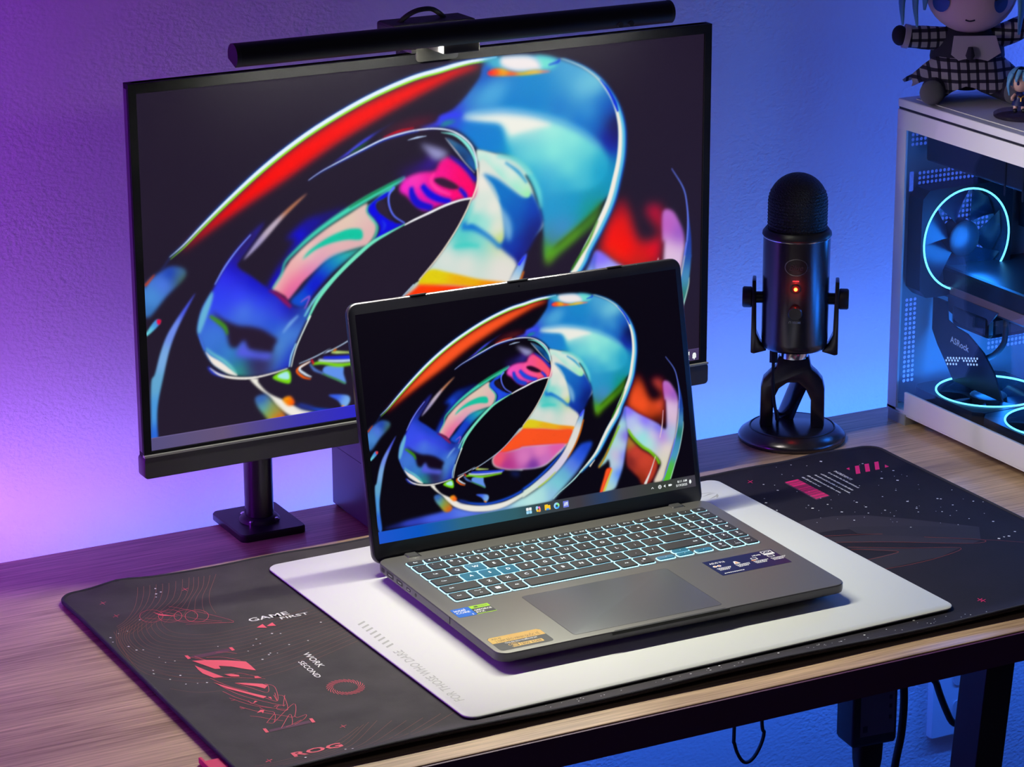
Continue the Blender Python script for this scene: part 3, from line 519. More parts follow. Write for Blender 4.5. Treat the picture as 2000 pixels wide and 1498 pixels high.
('p',1.5,[2993,7824,3287,7859,3310,8099,3345,8369,3180,8221,2953,8008],(95,145,235)),
('s',1.2,[2927,8001,3180,8221,3345,8369],[2,3,2],(60,140,60)),
('s',1.5,[2720,7696,2802,7872,2953,8008],[3,5,3],(80,120,200)),
('s',1.5,[2772,7717,2947,7722,3287,7859,3883,7853],[4,6,6,4],(120,210,0)),
('s',1.5,[2872,7638,3295,7748,3915,7783],[4,6,5],(200,225,250)),
('s',1.5,[2956,7593,3381,7676,3971,7758],[4,6,4],(25,45,235)),
('s',1.2,[2755,7589,2786,7721],[3,3],(240,20,40)),
('s',1.3,[3098,7481,3204,7507,3496,7580],[3,5,2],(190,220,120)),
('s',1.2,[3141,7452,3197,7420],[3,2],(255,120,0)),
('p',1.5,[3032,8593,3364,8678,3410,8865,3299,9012,3193,8790],[(3175,8668,(40,80,230)),(3326,8824,(130,185,235))]),
('s',1.2,[3263,8945,3326,9019],[3,3],(255,130,0)),
('p',3,[2449,8676,2683,8775,2794,8920,2570,8862],(20,40,120)),
('p',2.5,[1767,8344,1942,8312,2085,8543,2271,8921,2217,9120,2043,9121,1903,8852,1789,8582],[(1868,8409,(30,80,190)),(1903,8670,(70,165,205)),(1970,8842,(110,185,70)),(2042,8958,(220,140,0)),(2157,9027,(235,70,0)),(2097,8740,(140,150,60))]),
('p',5,[4154,7863,4422,7930,4380,8135,4197,8030],(15,25,80))]
MAT_LINES=[(1,5,[-3804,-1374,-3872,-1542,-3992,-1793,-4116,-1980,-4216,-2092,-4299,-2158]),(1,5,[-3742,-1368,-3816,-1550,-3937,-1790,-4074,-1981,-4191,-2106,-4305,-2197]),(1,5,[-3680,-1362,-3759,-1558,-3883,-1786,-4033,-1981,-4166,-2119,-4312,-2235]),(1,5,[-3618,-1363,-3700,-1563,-3822,-1782,-3983,-1978,-4139,-2134,-4313,-2277]),(1,5,[-3558,-1372,-3636,-1564,-3752,-1775,-3919,-1969,-4108,-2151,-4304,-2323]),(1,5,[-3499,-1382,-3573,-1565,-3683,-1769,-3855,-1961,-4076,-2168,-4295,-2370]),(1,5,[-3425,-1366,-3511,-1573,-3625,-1782,-3796,-1966,-4020,-2164,-4241,-2374]),(1,5,[-3349,-1345,-3449,-1584,-3571,-1800,-3739,-1975,-3956,-2156,-4176,-2367]),(1,5,[-3278,-1329,-3391,-1595,-3521,-1818,-3681,-1987,-3882,-2149,-4085,-2349]),(1,5,[-3236,-1341,-3349,-1607,-3493,-1833,-3624,-2007,-3764,-2148,-3895,-2283]),(1,5,[-3193,-1353,-3306,-1618,-3464,-1849,-3567,-2027,-3646,-2147,-3702,-2216]),(1,5,[-3140,-1359,-3253,-1608,-3408,-1839,-3498,-2027,-3548,-2154,-3572,-2211]),(1,5,[-3081,-1362,-3192,-1584,-3333,-1813,-3420,-2014,-3465,-2166,-3483,-2247]),(1,5,[-3022,-1365,-3132,-1560,-3258,-1786,-3342,-2001,-3382,-2179,-3395,-2284]),(1,4,[-3895,-2200,-3924,-2353,-3879,-2544,-3647,-2710,-3270,-2706,-2857,-2632,-2593,-2558]),(1,4,[-3938,-2189,-3982,-2370,-3948,-2590,-3713,-2769,-3324,-2784,-2887,-2701,-2571,-2620]),(1,4,[-3981,-2178,-4039,-2387,-4016,-2635,-3779,-2827,-3378,-2861,-2917,-2769,-2550,-2681]),(1,4,[-4024,-2167,-4096,-2403,-4084,-2680,-3845,-2885,-3431,-2939,-2946,-2838,-2528,-2741]),(1,4,[-4061,-2165,-4150,-2422,-4141,-2720,-3899,-2943,-3474,-3015,-2978,-2911,-2513,-2805]),(1,4,[-4093,-2171,-4200,-2442,-4187,-2753,-3943,-3000,-3505,-3091,-3011,-2988,-2503,-2871]),(1,4,[-4126,-2178,-4249,-2463,-4233,-2786,-3986,-3057,-3537,-3167,-3045,-3065,-2493,-2937]),(1,4,[-4158,-2185,-4299,-2483,-4279,-2818,-4029,-3113,-3568,-3242,-3078,-3141,-2483,-3003]),(1,4,[-4183,-2183,-4324,-2493,-4311,-2859,-4055,-3178,-3603,-3326,-3093,-3226,-2487,-3061]),(1,4,[-4208,-2182,-4348,-2503,-4343,-2899,-4080,-3243,-3637,-3409,-3109,-3311,-2492,-3119]),(1,4,[-4233,-2181,-4373,-2513,-4374,-2938,-4106,-3308,-3672,-3492,-3124,-3395,-2496,-3176]),(1,4,[-4263,-2194,-4401,-2545,-4404,-2996,-4133,-3377,-3714,-3569,-3164,-3488,-2503,-3244]),(1,4,[-4299,-2223,-4433,-2597,-4432,-3071,-4162,-3450,-3765,-3642,-3230,-3589,-2513,-3322]),(1,4,[-4335,-2251,-4465,-2649,-4460,-3145,-4190,-3523,-3815,-3714,-3294,-3689,-2522,-3399]),(1,4,[-4371,-2279,-4497,-2701,-4488,-3219,-4219,-3595,-3865,-3785,-3358,-3788,-2532,-3476]),(1,4,[-4392,-3710,-4188,-3876,-4012,-3933]),(1,4,[-4381,-3238,-4241,-3468,-4017,-3627]),(1,4,[-4359,-5470,-4083,-5458,-3801,-5441,-3534,-5310,-3304,-5153]),(1,4,[-4297,-5504,-4025,-5502,-3759,-5463,-3514,-5347,-3247,-5131]),(1,4,[-4235,-5537,-3967,-5546,-3717,-5486,-3494,-5383,-3189,-5108]),(1,4,[-4158,-5575,-3900,-5586,-3665,-5514,-3454,-5418,-3115,-5112]),(1,4,[-4052,-5622,-3812,-5620,-3590,-5554,-3373,-5448,-3009,-5170]),(1,4,[-3945,-5669,-3725,-5655,-3515,-5595,-3293,-5478,-2902,-5227]),(1,4,[-3806,-5682,-3588,-5657,-3369,-5588,-3132,-5465,-2757,-5242]),(1,4,[-3650,-5678,-3426,-5643,-3186,-5557,-2928,-5430,-2591,-5237]),(1,4,[-3493,-5674,-3262,-5628,-3002,-5526,-2723,-5394,-2424,-5231]),(0,5,[-3857,-2148,-3833,-2096,-3823,-2038,-3831,-1985,-3854,-1943,-3890,-1920,-3932,-1919,-3974,-1940,-4009,-1980,-4033,-2033,-4042,-2090,-4034,-2143,-4011,-2184,-3976,-2207,-3935,-2208,-3893,-2187,-3857,-2148]),(0,5,[-3708,-2229,-3683,-2176,-3673,-2119,-3681,-2066,-3704,-2024,-3739,-2001,-3781,-2000,-3824,-2021,-3860,-2061,-3884,-2113,-3893,-2170,-3885,-2223,-3862,-2264,-3827,-2287,-3786,-2288,-3744,-2268,-3708,-2229]),(0,5,[-3583,-2296,-3558,-2244,-3548,-2187,-3556,-2133,-3579,-2092,-3614,-2069,-3656,-2068,-3698,-2089,-3735,-2128,-3759,-2181,-3769,-2237,-3761,-2290,-3738,-2331,-3703,-2354,-3662,-2355,-3619,-2335,-3583,-2296]),(0,5,[-3496,-2343,-3471,-2291,-3461,-2234,-3468,-2181,-3491,-2139,-3526,-2116,-3568,-2115,-3611,-2136,-3647,-2175,-3672,-2228,-3682,-2284,-3674,-2337,-3651,-2378,-3617,-2400,-3575,-2402,-3532,-2382,-3496,-2343]),(0,4,[-3999,-2080,-3771,-2267,-3335,-2553,-3484,-2229,-3709,-1914]),(0,4,[-3813,-1987,-3626,-2281,-3418,-2478]),(0,4,[-3731,-2394,-3550,-2470,-3336,-2556]),(0,5,[-3857,-3198,-3723,-3262,-3619,-3398]),(0,5,[-3739,-3128,-3664,-3163,-3588,-3238]),(0,5,[-3936,-3119,-3878,-3251,-3779,-3312]),(0,5,[-4005,-3081,-3959,-3143,-3885,-3247]),(0,5,[-3998,-3636,-3930,-3853,-3820,-4049]),(0,5,[-3858,-3613,-3729,-3664,-3606,-3831]),(0,5,[-3890,-3671,-3724,-3778,-3587,-3871]),(0,5,[-3987,-3822,-3908,-4093,-3758,-4353,-3676,-4464]),(0,5,[-4011,-3946,-3965,-4107,-3911,-4226,-3851,-4370,-3763,-4484]),(0,5,[-4015,-4103,-3934,-4281,-3859,-4388,-3683,-4560]),(0,5,[-4006,-4309,-3928,-4451,-3823,-4584,-3724,-4692]),(0,5,[-4004,-4530,-3943,-4585,-3888,-4658,-3800,-4749]),(0,5,[-3853,-3836,-3775,-3982,-3688,-4148,-3624,-4018,-3634,-3971,-3586,-4073,-3679,-4351,-3747,-4247]),(0,5,[-3660,-4226,-3683,-4349,-3634,-4184]),(0,5,[-3625,-4245,-3599,-4305,-3680,-4562,-3752,-4501,-3707,-4436,-3754,-4445,-3697,-4453]),(0,5,[-3579,-4270,-3676,-4464,-3654,-4454]),(0,5,[-3936,-4720,-3809,-4592,-3884,-4747,-3936,-4720]),(0,5,[-3884,-4747,-3584,-4470,-3678,-4706,-3741,-4694]),(0,5,[-3870,-4873,-3697,-4652,-3757,-4837,-3828,-4874]),(0,5,[-3747,-4864,-3632,-4796,-3583,-4724,-3669,-4744,-3678,-4706]),(0,5,[-3789,-4863,-3660,-4802]),(0,5,[-3897,-4234,-3892,-4304,-3845,-4273]),(0,5,[-3867,-4406,-3848,-4483,-3800,-4552,-3816,-4599]),(0,5,[-4012,-4116,-3988,-4162,-4024,-4166]),(0,5,[-4014,-4327,-3986,-4364,-4018,-4358]),(0,6,[-2910,-4436,-2935,-4450,-2961,-4457,-2985,-4459,-3008,-4455]),(0,6,[-2931,-4470,-2959,-4477,-2985,-4478,-3010,-4473,-3031,-4464]),(0,6,[-2959,-4497,-2988,-4497,-3014,-4491,-3037,-4480,-3056,-4466]),(0,6,[-2993,-4516,-3021,-4508,-3045,-4496,-3065,-4480,-3080,-4462]),(0,6,[-3030,-4525,-3056,-4511,-3077,-4494,-3093,-4473,-3103,-4452]),(0,6,[-3069,-4525,-3091,-4506,-3107,-4483,-3118,-4460,-3124,-4436]),(0,6,[-3107,-4516,-3124,-4491,-3135,-4466,-3140,-4440,-3140,-4416]),(0,6,[-3142,-4497,-3153,-4469,-3158,-4442,-3157,-4416,-3152,-4393]),(0,6,[-3172,-4470,-3176,-4441,-3175,-4413,-3169,-4388,-3158,-4367]),(0,6,[-3195,-4437,-3193,-4407,-3185,-4381,-3173,-4359,-3158,-4341]),(0,6,[-3210,-4399,-3201,-4371,-3188,-4347,-3171,-4329,-3153,-4316]),(0,6,[-3217,-4358,-3202,-4334,-3183,-4314,-3163,-4301,-3141,-4293]),(0,6,[-3214,-4318,-3193,-4298,-3171,-4284,-3148,-4276,-3125,-4274]),(0,6,[-3202,-4279,-3177,-4265,-3152,-4257,-3127,-4256,-3105,-4259]),(0,6,[-3181,-4245,-3154,-4238,-3127,-4237,-3103,-4242,-3081,-4251]),(0,6,[-3153,-4218,-3125,-4218,-3099,-4223,-3076,-4234,-3057,-4248]),(0,6,[-3120,-4198,-3092,-4205,-3067,-4218,-3047,-4234,-3032,-4252]),(0,6,[-3082,-4188,-3056,-4202,-3035,-4220,-3019,-4241,-3008,-4263]),(0,6,[-3043,-4188,-3021,-4208,-3004,-4231,-2993,-4254,-2988,-4278]),(0,6,[-3005,-4197,-2988,-4222,-2977,-4248,-2971,-4274,-2971,-4298]),(0,6,[-2969,-4216,-2958,-4245,-2953,-4273,-2954,-4299,-2960,-4322]),(0,6,[-2939,-4244,-2935,-4274,-2936,-4302,-2943,-4327,-2953,-4348]),(0,6,[-2916,-4278,-2918,-4308,-2926,-4334,-2938,-4357,-2953,-4374]),(0,6,[-2901,-4316,-2910,-4344,-2924,-4368,-2941,-4386,-2959,-4399]),(0,6,[-2895,-4357,-2910,-4382,-2929,-4401,-2950,-4414,-2971,-4422]),(0,6,[-2898,-4398,-2919,-4418,-2941,-4431,-2965,-4439,-2987,-4441]),(0,6,[-4246,-1571,-4175,-1540]),(0,6,[-4215,-1518,-4206,-1593]),(0,6,[-4248,-1925,-4177,-1894]),(0,6,[-4217,-1873,-4208,-1946]),(0,6,[-3459,-1607,-3384,-1575]),(0,6,[-3425,-1553,-3418,-1629]),(0,6,[-4244,-5425,-4179,-5404]),(0,6,[-4215,-5385,-4207,-5444]),(0,6,[-3444,-5095,-3376,-5073]),(0,6,[-3413,-5053,-3406,-5115]),(0,6,[-4241,-5417,-4179,-5397]),(0,6,[-4214,-5378,-4206,-5436]),(7,6,[2561,-3222,2840,-3325,3092,-3440]),(7,6,[2565,-3417,3036,-3661,3704,-4063,3842,-4023,3398,-3700]),(7,6,[2592,-3576,3081,-3871,3530,-4108,3219,-4220,2853,-4248,2578,-4234]),(7,6,[2582,-3648,2770,-3765,2947,-3911,2759,-3947,2564,-3953]),(7,5,[3835,-4020,3965,-4111,4157,-4277]),(4,8,[2785,-1483,2783,-1576]),(4,8,[2741,-1553,2827,-1506]),(4,8,[2885,-5250,2882,-5323]),(4,8,[2845,-5303,2922,-5270]),(4,8,[2899,-5281,2897,-5354]),(4,8,[2859,-5334,2936,-5301])]
MAT_POLYS=[(0,[-3887,-1982,-3853,-2052,-3724,-2186,-3832,-2114,-3860,-2091]),(0,[-3203,-2771,-3123,-2717,-3123,-2818]),(0,[-3110,-2779,-3032,-2724,-3033,-2812]),(0,[-3994,-3208,-3874,-3251,-3720,-3341,-3588,-3443,-3584,-3553,-3587,-3665,-3651,-3602,-3744,-3486,-3831,-3420,-3842,-3488,-3887,-3470,-3931,-3361]),(0,[-4011,-3313,-3976,-3427,-3931,-3555,-3885,-3673,-3968,-3647,-4017,-3509,-4020,-3408]),(0,[-3858,-3625,-3806,-3636,-3756,-3687,-3763,-3725,-3827,-3688]),(0,[-3647,-3773,-3622,-3787,-3609,-3836,-3661,-3817]),(0,[-3851,-3831,-3780,-3869,-3652,-3961,-3627,-4016,-3674,-4064,-3717,-3990,-3795,-3907]),(0,[-4009,-3737,-3938,-3872,-3838,-4051,-3725,-4225,-3765,-4249,-3854,-4088,-3955,-3913]),(0,[-3722,-4238,-3697,-4251,-3710,-4301]),(0,[-3933,-4503,-3879,-4455,-3855,-4479,-3892,-4536,-3884,-4497]),(0,[-3885,-4307,-3848,-4260,-3831,-4281]),(0,[-4009,-3067,-3981,-3075,-3983,-3154,-4012,-3155]),(0,[-3599,-3081,-3570,-3087,-3572,-3159,-3602,-3163]),(0,[-3596,-4811,-3568,-4817,-3577,-4904,-3606,-4901]),(0,[-4013,-4816,-3987,-4821,-3993,-4903,-4022,-4903]),(3,[-3963,-3104,-3611,-3099,-3604,-3147,-3647,-3165,-3935,-3172]),(3,[-3974,-4860,-3609,-4841,-3608,-4896,-3985,-4904]),(4,[4002,-1631,4050,-1636,3922,-1851,3869,-1848]),(4,[4124,-1627,4174,-1633,4047,-1844,3993,-1840]),(4,[4251,-1622,4302,-1624,4169,-1838,4117,-1836]),(4,[4302,-1741,4305,-1813,4247,-1823]),(4,[3875,-1658,3926,-1642,3882,-1713]),(4,[3086,-1711,3251,-1699,3252,-1737,3087,-1750]),(4,[3087,-1763,3252,-1750,3252,-1763,3087,-1775]),(4,[3087,-1788,3252,-1775,3252,-1801,3087,-1814]),(4,[3087,-1827,3252,-1813,3253,-1864,3087,-1878]),(4,[3087,-1891,3253,-1877,3253,-1889,3087,-1903]),(4,[3087,-1916,3253,-1902,3253,-1914,3087,-1929]),(4,[3087,-1942,3253,-1927,3254,-1964,3088,-1980]),(4,[3088,-1992,3254,-1977,3254,-2002,3088,-2018]),(4,[3088,-2030,3254,-2015,3254,-2027,3088,-2043]),(4,[3088,-2056,3255,-2039,3255,-2089,3088,-2106]),(4,[3088,-2119,3255,-2102,3255,-2127,3088,-2144]),(4,[3088,-2156,3256,-2139,3256,-2151,3088,-2169]),(4,[3089,-2181,3256,-2164,3256,-2201,3089,-2219]),(4,[3089,-2232,3256,-2213,3257,-2226,3089,-2244]),(4,[3089,-2257,3257,-2238,3257,-2263,3089,-2282]),(3,[3070,-1728,3259,-1698,3260,-2281,3071,-2313]),(5,[2637,-2756,2949,-2788,3242,-2909,3557,-3199,4048,-3733,3576,-3452,3105,-3224,2738,-3132,2515,-3118,2498,-2789]),(6,[2890,-3108,3441,-3363,4034,-3726,3838,-4016,3341,-3643,2884,-3317]),(5,[2521,-3253,3092,-3440,3824,-4034,3704,-4063,3036,-3661,2558,-3428]),(6,[2536,-3546,3001,-3848,3525,-4106,3219,-4220,2583,-4227,2569,-3945,2947,-3911,2638,-3678])]
MAT_STARS=[(-4452,-2421,9),(-4347,-2334,5),(-4251,-2302,5),(-4471,-2533,6),(-4522,-2867,5),(-4375,-2666,9),(-4339,-2766,9),(-4281,-2777,7),(-4218,-3000,5),(-4211,-3134,5),(-4127,-3140,6),(-4377,-3271,7),(-4402,-3350,8),(-4313,-3506,7),(-4229,-3658,6),(-4135,-3690,5),(-4058,-3712,8),(-4201,-3459,8),(-3673,-3012,5),(-3480,-3237,5),(-3310,-3016,7),(-3321,-3132,6),(-3137,-2964,9),(-3070,-3001,7),(-3104,-3270,7),(-2921,-3266,7),(-2646,-2928,8),(-3327,-3372,7),(-3272,-3401,5),(-3352,-3398,8),(-3661,-1453,8),(-3700,-1575,9),(-3645,-1551,8),(-3728,-1648,6),(-4060,-2102,6),(-3544,-5562,8),(-3591,-5527,8),(-3932,-5505,8),(-3442,-3469,9),(-3390,-3136,6),(3755,-1369,12),(3190,-1496,6),(3561,-1397,6),(4025,-2083,12),(4131,-2212,12),(2857,-1668,8),(2633,-2034,6),(2556,-2384,8),(2913,-2411,6),(2901,-2504,12),(3387,-2566,10),(3390,-2724,10),(3309,-2884,7),(3501,-2895,9),(3711,-2549,7),(3848,-2787,11),(3811,-2996,9),(3483,-3077,6),(3763,-3092,7),(4162,-2861,10),(4185,-2885,9),(4185,-3087,8),(3976,-3196,7),(4090,-3487,6),(4250,-3665,10),(4261,-3997,10),(4078,-4067,9),(4134,-4071,12),(4007,-4081,12),(3442,-3417,7),(4268,-1942,10),(2063,-5408,10),(3431,-1297,7),(4418,-3112,8),(4115,-1607,9),(3096,-2731,11),(3095,-2481,8),(2581,-2147,11),(2887,-1887,10),(3939,-2456,7),(3069,-2989,8),(3836,-2962,5),(4429,-2737,5),(4923,-2278,5),(4525,-2714,5),(2850,-2462,4),(2948,-2875,3),(3964,-2422,3),(4292,-2150,5),(3929,-3158,3),(3411,-3228,4),(4790,-2357,3),(4483,-3186,5),(4312,-3438,4),(4807,-2105,4),(3264,-1586,4),(2815,-2777,4),(3352,-2294,3),(3891,-3578,5),(3138,-2291,5),(4644,-2012,3),(3386,-2521,5),(3873,-2953,3),(4177,-2091,4),(4144,-1909,5),(3508,-2977,4),(4065,-1625,4),(2918,-2589,4),(3651,-2211,3),(3694,-2165,5),(3463,-2328,3),(3373,-3208,3),(3591,-2958,3),(4117,-3243,5),(3980,-3327,5),(3873,-2248,3),(3202,-2382,4),(3871,-2767,3),(3036,-2014,5),(4602,-2072,4),(3086,-2193,4),(4239,-2424,4),(2710,-2871,4),(3292,-1795,3),(3727,-1908,4),(5009,-2379,4),(3392,-2691,3),(5111,-2474,5),(3397,-3139,3),(4270,-2087,3),(3769,-3455,3),(3255,-1289,4),(3205,-2965,4),(4164,-2543,3),(3070,-2592,4),(3208,-2796,3),(3421,-2950,3),(3142,-2074,4),(4375,-3003,3),(2944,-1740,5),(4043,-3081,3),(-559,-5558,8),(-166,-5558,8),(-22,-5471,8),(-345,-5528,8),(578,-5478,8),(1196,-5534,8),(2058,-5414,8),(1470,-5494,8),(-135,-5477,8),(185,-5516,8),(1001,-5478,4),(1104,-5527,3),(1015,-5561,4),(1031,-5517,4),(47,-5605,5),(341,-5481,3),(896,-5551,4),(-595,-5502,5),(2055,-5478,3),(2554,-5589,5),(2198,-5549,3),(-1044,-5552,5),(-1610,-5536,4),(982,-5501,4),(1766,-5544,3),(-183,-5525,4),(2160,-5578,3),(372,-5584,3),(2239,-5477,4),(-1749,-5516,3),(-1408,-5547,5),(1258,-5499,3),(870,-5509,4),(-613,-5512,5),(1176,-5533,4),(-700,-5544,3),(-1474,-5587,5),(-2386,-5482,3),(-1220,-5570,5),(-1418,-5519,5),(1816,-5578,4),(2115,-5540,4),(1720,-5473,5),(143,-5518,4),(-1460,-5534,4),(2368,-5473,4),(999,-5560,3),(-1743,-5589,4),(2537,-5531,5),(-455,-5533,3),(1433,-5600,5),(-1344,-5479,3),(970,-5493,4),(860,-5499,3),(-1257,-5581,4),(2716,-5608,5),(2129,-5575,5),(-2197,-5550,3),(-49,-5545,3),(2448,-5592,4)]
# ------------------------------------------------------------------ large printed desk mat
def sstep(a, b, x):
    t = min(1, max(0, (x-a)/(b-a))); return t*t*(3-2*t)
MX0, MX1, MY0, MY1 = -.4525, .4545, -.5665, -.1165
def mat_z(x, y):
    """upper surface of the mat: curled edges, flat where things lie on it"""
    z = .0042
    zb = .0012*math.exp(-((x+.392)/.022)**2)*3 + .0010*math.exp(-((x-.385)/.03)**2)*3 + .0006*math.sin(x*47) + .0004
    z += zb * sstep(-.155, MY1, y) * sstep(-.46, -.43, x)
    z += (.0035 + .0012*math.sin(x*19+1)) * sstep(-.545, MY0, y) * (1 if x < .4 else .6)
    z += .0025 * sstep(-.425, MX0, x) * (1 - sstep(-.2, -.14, y)*.6)
    z += .0016 * sstep(.43, MX1, x)
    return z
def mat_outline(inset, n=8):
    w, d = MX1-MX0, MY1-MY0; cx, cy = (MX0+MX1)/2, (MY0+MY1)/2
    base = rrect(w-2*inset, d-2*inset, .022-inset, n); out = []
    for i in range(len(base)):
        a, b = base[i], base[(i+1) % len(base)]; L = math.hypot(b[0]-a[0], b[1]-a[1]); k = max(1, int(L/.012))
        out += [(a[0]+(b[0]-a[0])*j/k+cx, a[1]+(b[1]-a[1])*j/k+cy) for j in range(k)]
    return out
M_cloth = mat('printed_mat_cloth', (.03, .03, .03), .85, spec=.3)
_nt = M_cloth.node_tree; _b = _nt.nodes['Principled BSDF']; _L = _nt.links.new
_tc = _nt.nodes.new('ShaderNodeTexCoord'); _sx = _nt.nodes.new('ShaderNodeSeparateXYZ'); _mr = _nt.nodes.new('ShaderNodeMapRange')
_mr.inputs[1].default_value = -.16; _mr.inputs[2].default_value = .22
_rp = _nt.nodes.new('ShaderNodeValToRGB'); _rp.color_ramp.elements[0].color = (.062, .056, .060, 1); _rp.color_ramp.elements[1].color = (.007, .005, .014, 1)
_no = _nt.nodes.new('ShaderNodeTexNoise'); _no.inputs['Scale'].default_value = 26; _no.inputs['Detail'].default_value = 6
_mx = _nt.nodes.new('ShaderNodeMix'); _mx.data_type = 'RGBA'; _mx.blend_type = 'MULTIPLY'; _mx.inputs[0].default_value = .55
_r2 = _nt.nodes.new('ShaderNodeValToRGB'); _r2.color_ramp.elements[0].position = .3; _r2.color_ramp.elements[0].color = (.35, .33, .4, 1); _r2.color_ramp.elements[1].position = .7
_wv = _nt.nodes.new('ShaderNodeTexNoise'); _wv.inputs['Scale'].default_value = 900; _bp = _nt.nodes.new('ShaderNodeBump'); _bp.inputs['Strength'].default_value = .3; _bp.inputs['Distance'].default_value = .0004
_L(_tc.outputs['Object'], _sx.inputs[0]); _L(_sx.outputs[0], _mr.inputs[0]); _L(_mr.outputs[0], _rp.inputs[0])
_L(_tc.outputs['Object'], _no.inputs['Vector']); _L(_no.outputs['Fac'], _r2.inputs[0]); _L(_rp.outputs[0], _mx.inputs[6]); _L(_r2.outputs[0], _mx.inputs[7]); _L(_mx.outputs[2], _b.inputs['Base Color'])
_L(_tc.outputs['Object'], _wv.inputs['Vector']); _L(_wv.outputs['Fac'], _bp.inputs['Height']); _L(_bp.outputs['Normal'], _b.inputs['Normal'])

dmat = thing('desk_mat', 'wide black cloth desk mat printed with pink and white graphics', 'desk mat')
ring = [mat_outline(i) for i in (0, .002, .012, .03)]
g = G(); n = len(ring[0])
# concentric rows near the edge then a grid-free centre face strip
vs = [(x, y, mat_z(x, y) - .0030) for x, y in ring[0]] + [(x, y, mat_z(x, y) - .0006) for x, y in ring[0]]
fs = [(i, (i+1) % n, n+(i+1) % n, n+i) for i in range(n)]
g.add(vs, fs)
NX, NY = 120, 60
vs = []; fs = []
w, d = MX1-MX0-.004, MY1-MY0-.004; cx, cy = (MX0+MX1)/2, (MY0+MY1)/2
def disc_to_rrect(u, v, r=.020):
    x, y = u*w/2, v*d/2
    qx, qy = abs(x)-(w/2-r), abs(y)-(d/2-r)
    if qx > 0 and qy > 0:
        m_ = max(qx, qy); L = math.hypot(qx, qy)
        if L > 0: qx, qy = qx*m_/L, qy*m_/L
        x = math.copysign(w/2-r+qx, x); y = math.copysign(d/2-r+qy, y)
    return x+cx, y+cy
us = [-1 + 2*i/NX for i in range(NX+1)]; vv = [-1 + 2*j/NY for j in range(NY+1)]
for v_ in vv:
    for u_ in us:
        x, y = disc_to_rrect(u_, v_); vs.append((x, y, mat_z(x, y)))
fs = [(j*(NX+1)+i, j*(NX+1)+i+1, (j+1)*(NX+1)+i+1, (j+1)*(NX+1)+i) for j in range(NY) for i in range(NX)]
g.add(vs, fs)
# underside
g.add([(x, y, .0004) for x, y in ring[2]], [tuple(range(n-1, -1, -1))])
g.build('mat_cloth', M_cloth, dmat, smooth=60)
g = G(); path = [(x, y, mat_z(x, y) - .0012) for x, y in mat_outline(.0008)]; path += path[:2]
g.tube(path, .0022, 8)
g.build('stitched_border', mat('stitched_thread', (.018, .016, .028), .8, bump=(1400, .8, .0006)), dmat, smooth=60)

PR = [mat('print_coral', (.86, .09, .15), .7), mat('print_contour_brown', (.24, .075, .05), .7), M_white, mat('print_plum', (.10, .028, .07), .8),
      mat('print_magenta', (.82, .01, .17), .7), mat('print_dusk', (.014, .009, .018), .8), mat('print_ink', (.008, .005, .012), .8), mat('print_rust', (.34, .055, .04), .7)]
def on_mat(pts): return [(pts[i]/1e4, pts[i+1]/1e4) for i in range(0, len(pts), 2)]
def lift(g, dz):
    g.v = [(x, y, mat_z(x, y) + dz + z) for x, y, z in g.v]; return g
def inside_mat(p): return MX0+.003 < p[0] < MX1-.003 and MY0+.004 < p[1] < MY1-.004
g = G()
for ci, w_, pts in MAT_LINES:
    P_ = [p for p in on_mat(pts) if inside_mat(p)]
    if len(P_) > 1:
        if len(P_) > 2: P_ = [(a, b) for a, b, c in curve_pts([(x, y, 0) for x, y in P_], 5)]
        g.line([p for p in P_ if inside_mat(p)], w_*.8e-4, 0, ci)
lift(g, .00022).build('printed_lines', PR, dmat, smooth=0)['kind'] = 'stuff'
for k, (ci, pts) in enumerate(MAT_POLYS):
    P_ = [p for p in on_mat(pts) if inside_mat(p)]
    if len(P_) > 2:
        g = G(); g.flat(P_, 0, 0); lift(g, {3: .00016, 5: .00012, 6: .00018}.get(ci, .00028)).build('printed_shape', PR[ci], dmat, smooth=0)
g = G()
for x, y, s_ in MAT_STARS:
    x, y, r = x/1e4, y/1e4, s_*1.45e-4
    if inside_mat((x, y)): g.flat([(x-r, y), (x, y-r), (x+r, y), (x, y+r)], 0, 2)
lift(g, .0003).build('printed_stars', PR, dmat, smooth=0)['kind'] = 'stuff'
def mat_text(body, *a, **k):
    g = G(); mi = k.pop('col', 2); g.text(body, *a, **k); lift(g, .0003).build('printed_lettering', PR[mi], dmat, smooth=0)
mat_text('GAME', .0078, (-.3200, -.2618), 0, width=.0385, bold=.012)
mat_text('FIRST', .0052, (-.2930, -.2697), 0, width=.0275, bold=.012)
mat_text('WORK', .0062, (-.3085, -.3510), -PI/2, width=.0355, bold=.012)
mat_text('SECOND', .0052, (-.3195, -.3665), -PI/2, width=.0398, bold=.012)
mat_text('ROG', .0078, (-.4003, -.5442), 0, width=.0435, bold=.03, col=0)
mat_text('INGREDIENTS', .0036, (.3712, -.1665), -PI/2, width=.031, bold=.01)
random.seed(4)
g = G()
for x, y0, y1 in ((.3637, -.1672, -.223), (.3545, -.167, -.2215), (.3472, -.1668, -.2275), (.3393, -.165, -.225), (.3318, -.1666, -.199)):
    y = y0
    while y > y1:
        L = random.uniform(.002, .0055)
        k = y
        while k > y - L:
            h = random.choice((.0016, .0022, .0026)); g.box(x, x+h, k-.0006, k, 0, .00001, 2); k -= .00095
        y -= L + .0014
lift(g, .0003).build('printed_small_print', PR, dmat, smooth=0)['kind'] = 'stuff'
g = G(); g.box(-.4700, -.4672, -.5400, -.5120, .0010, .0062); g.box(-.4672, -.452, -.536, -.516, .0026, .0040)
g.build('fabric_tag', mat('tag_red', (.75, .01, .13), .7), dmat, smooth=0, bevel=.0006, label='small bright red fabric tag')

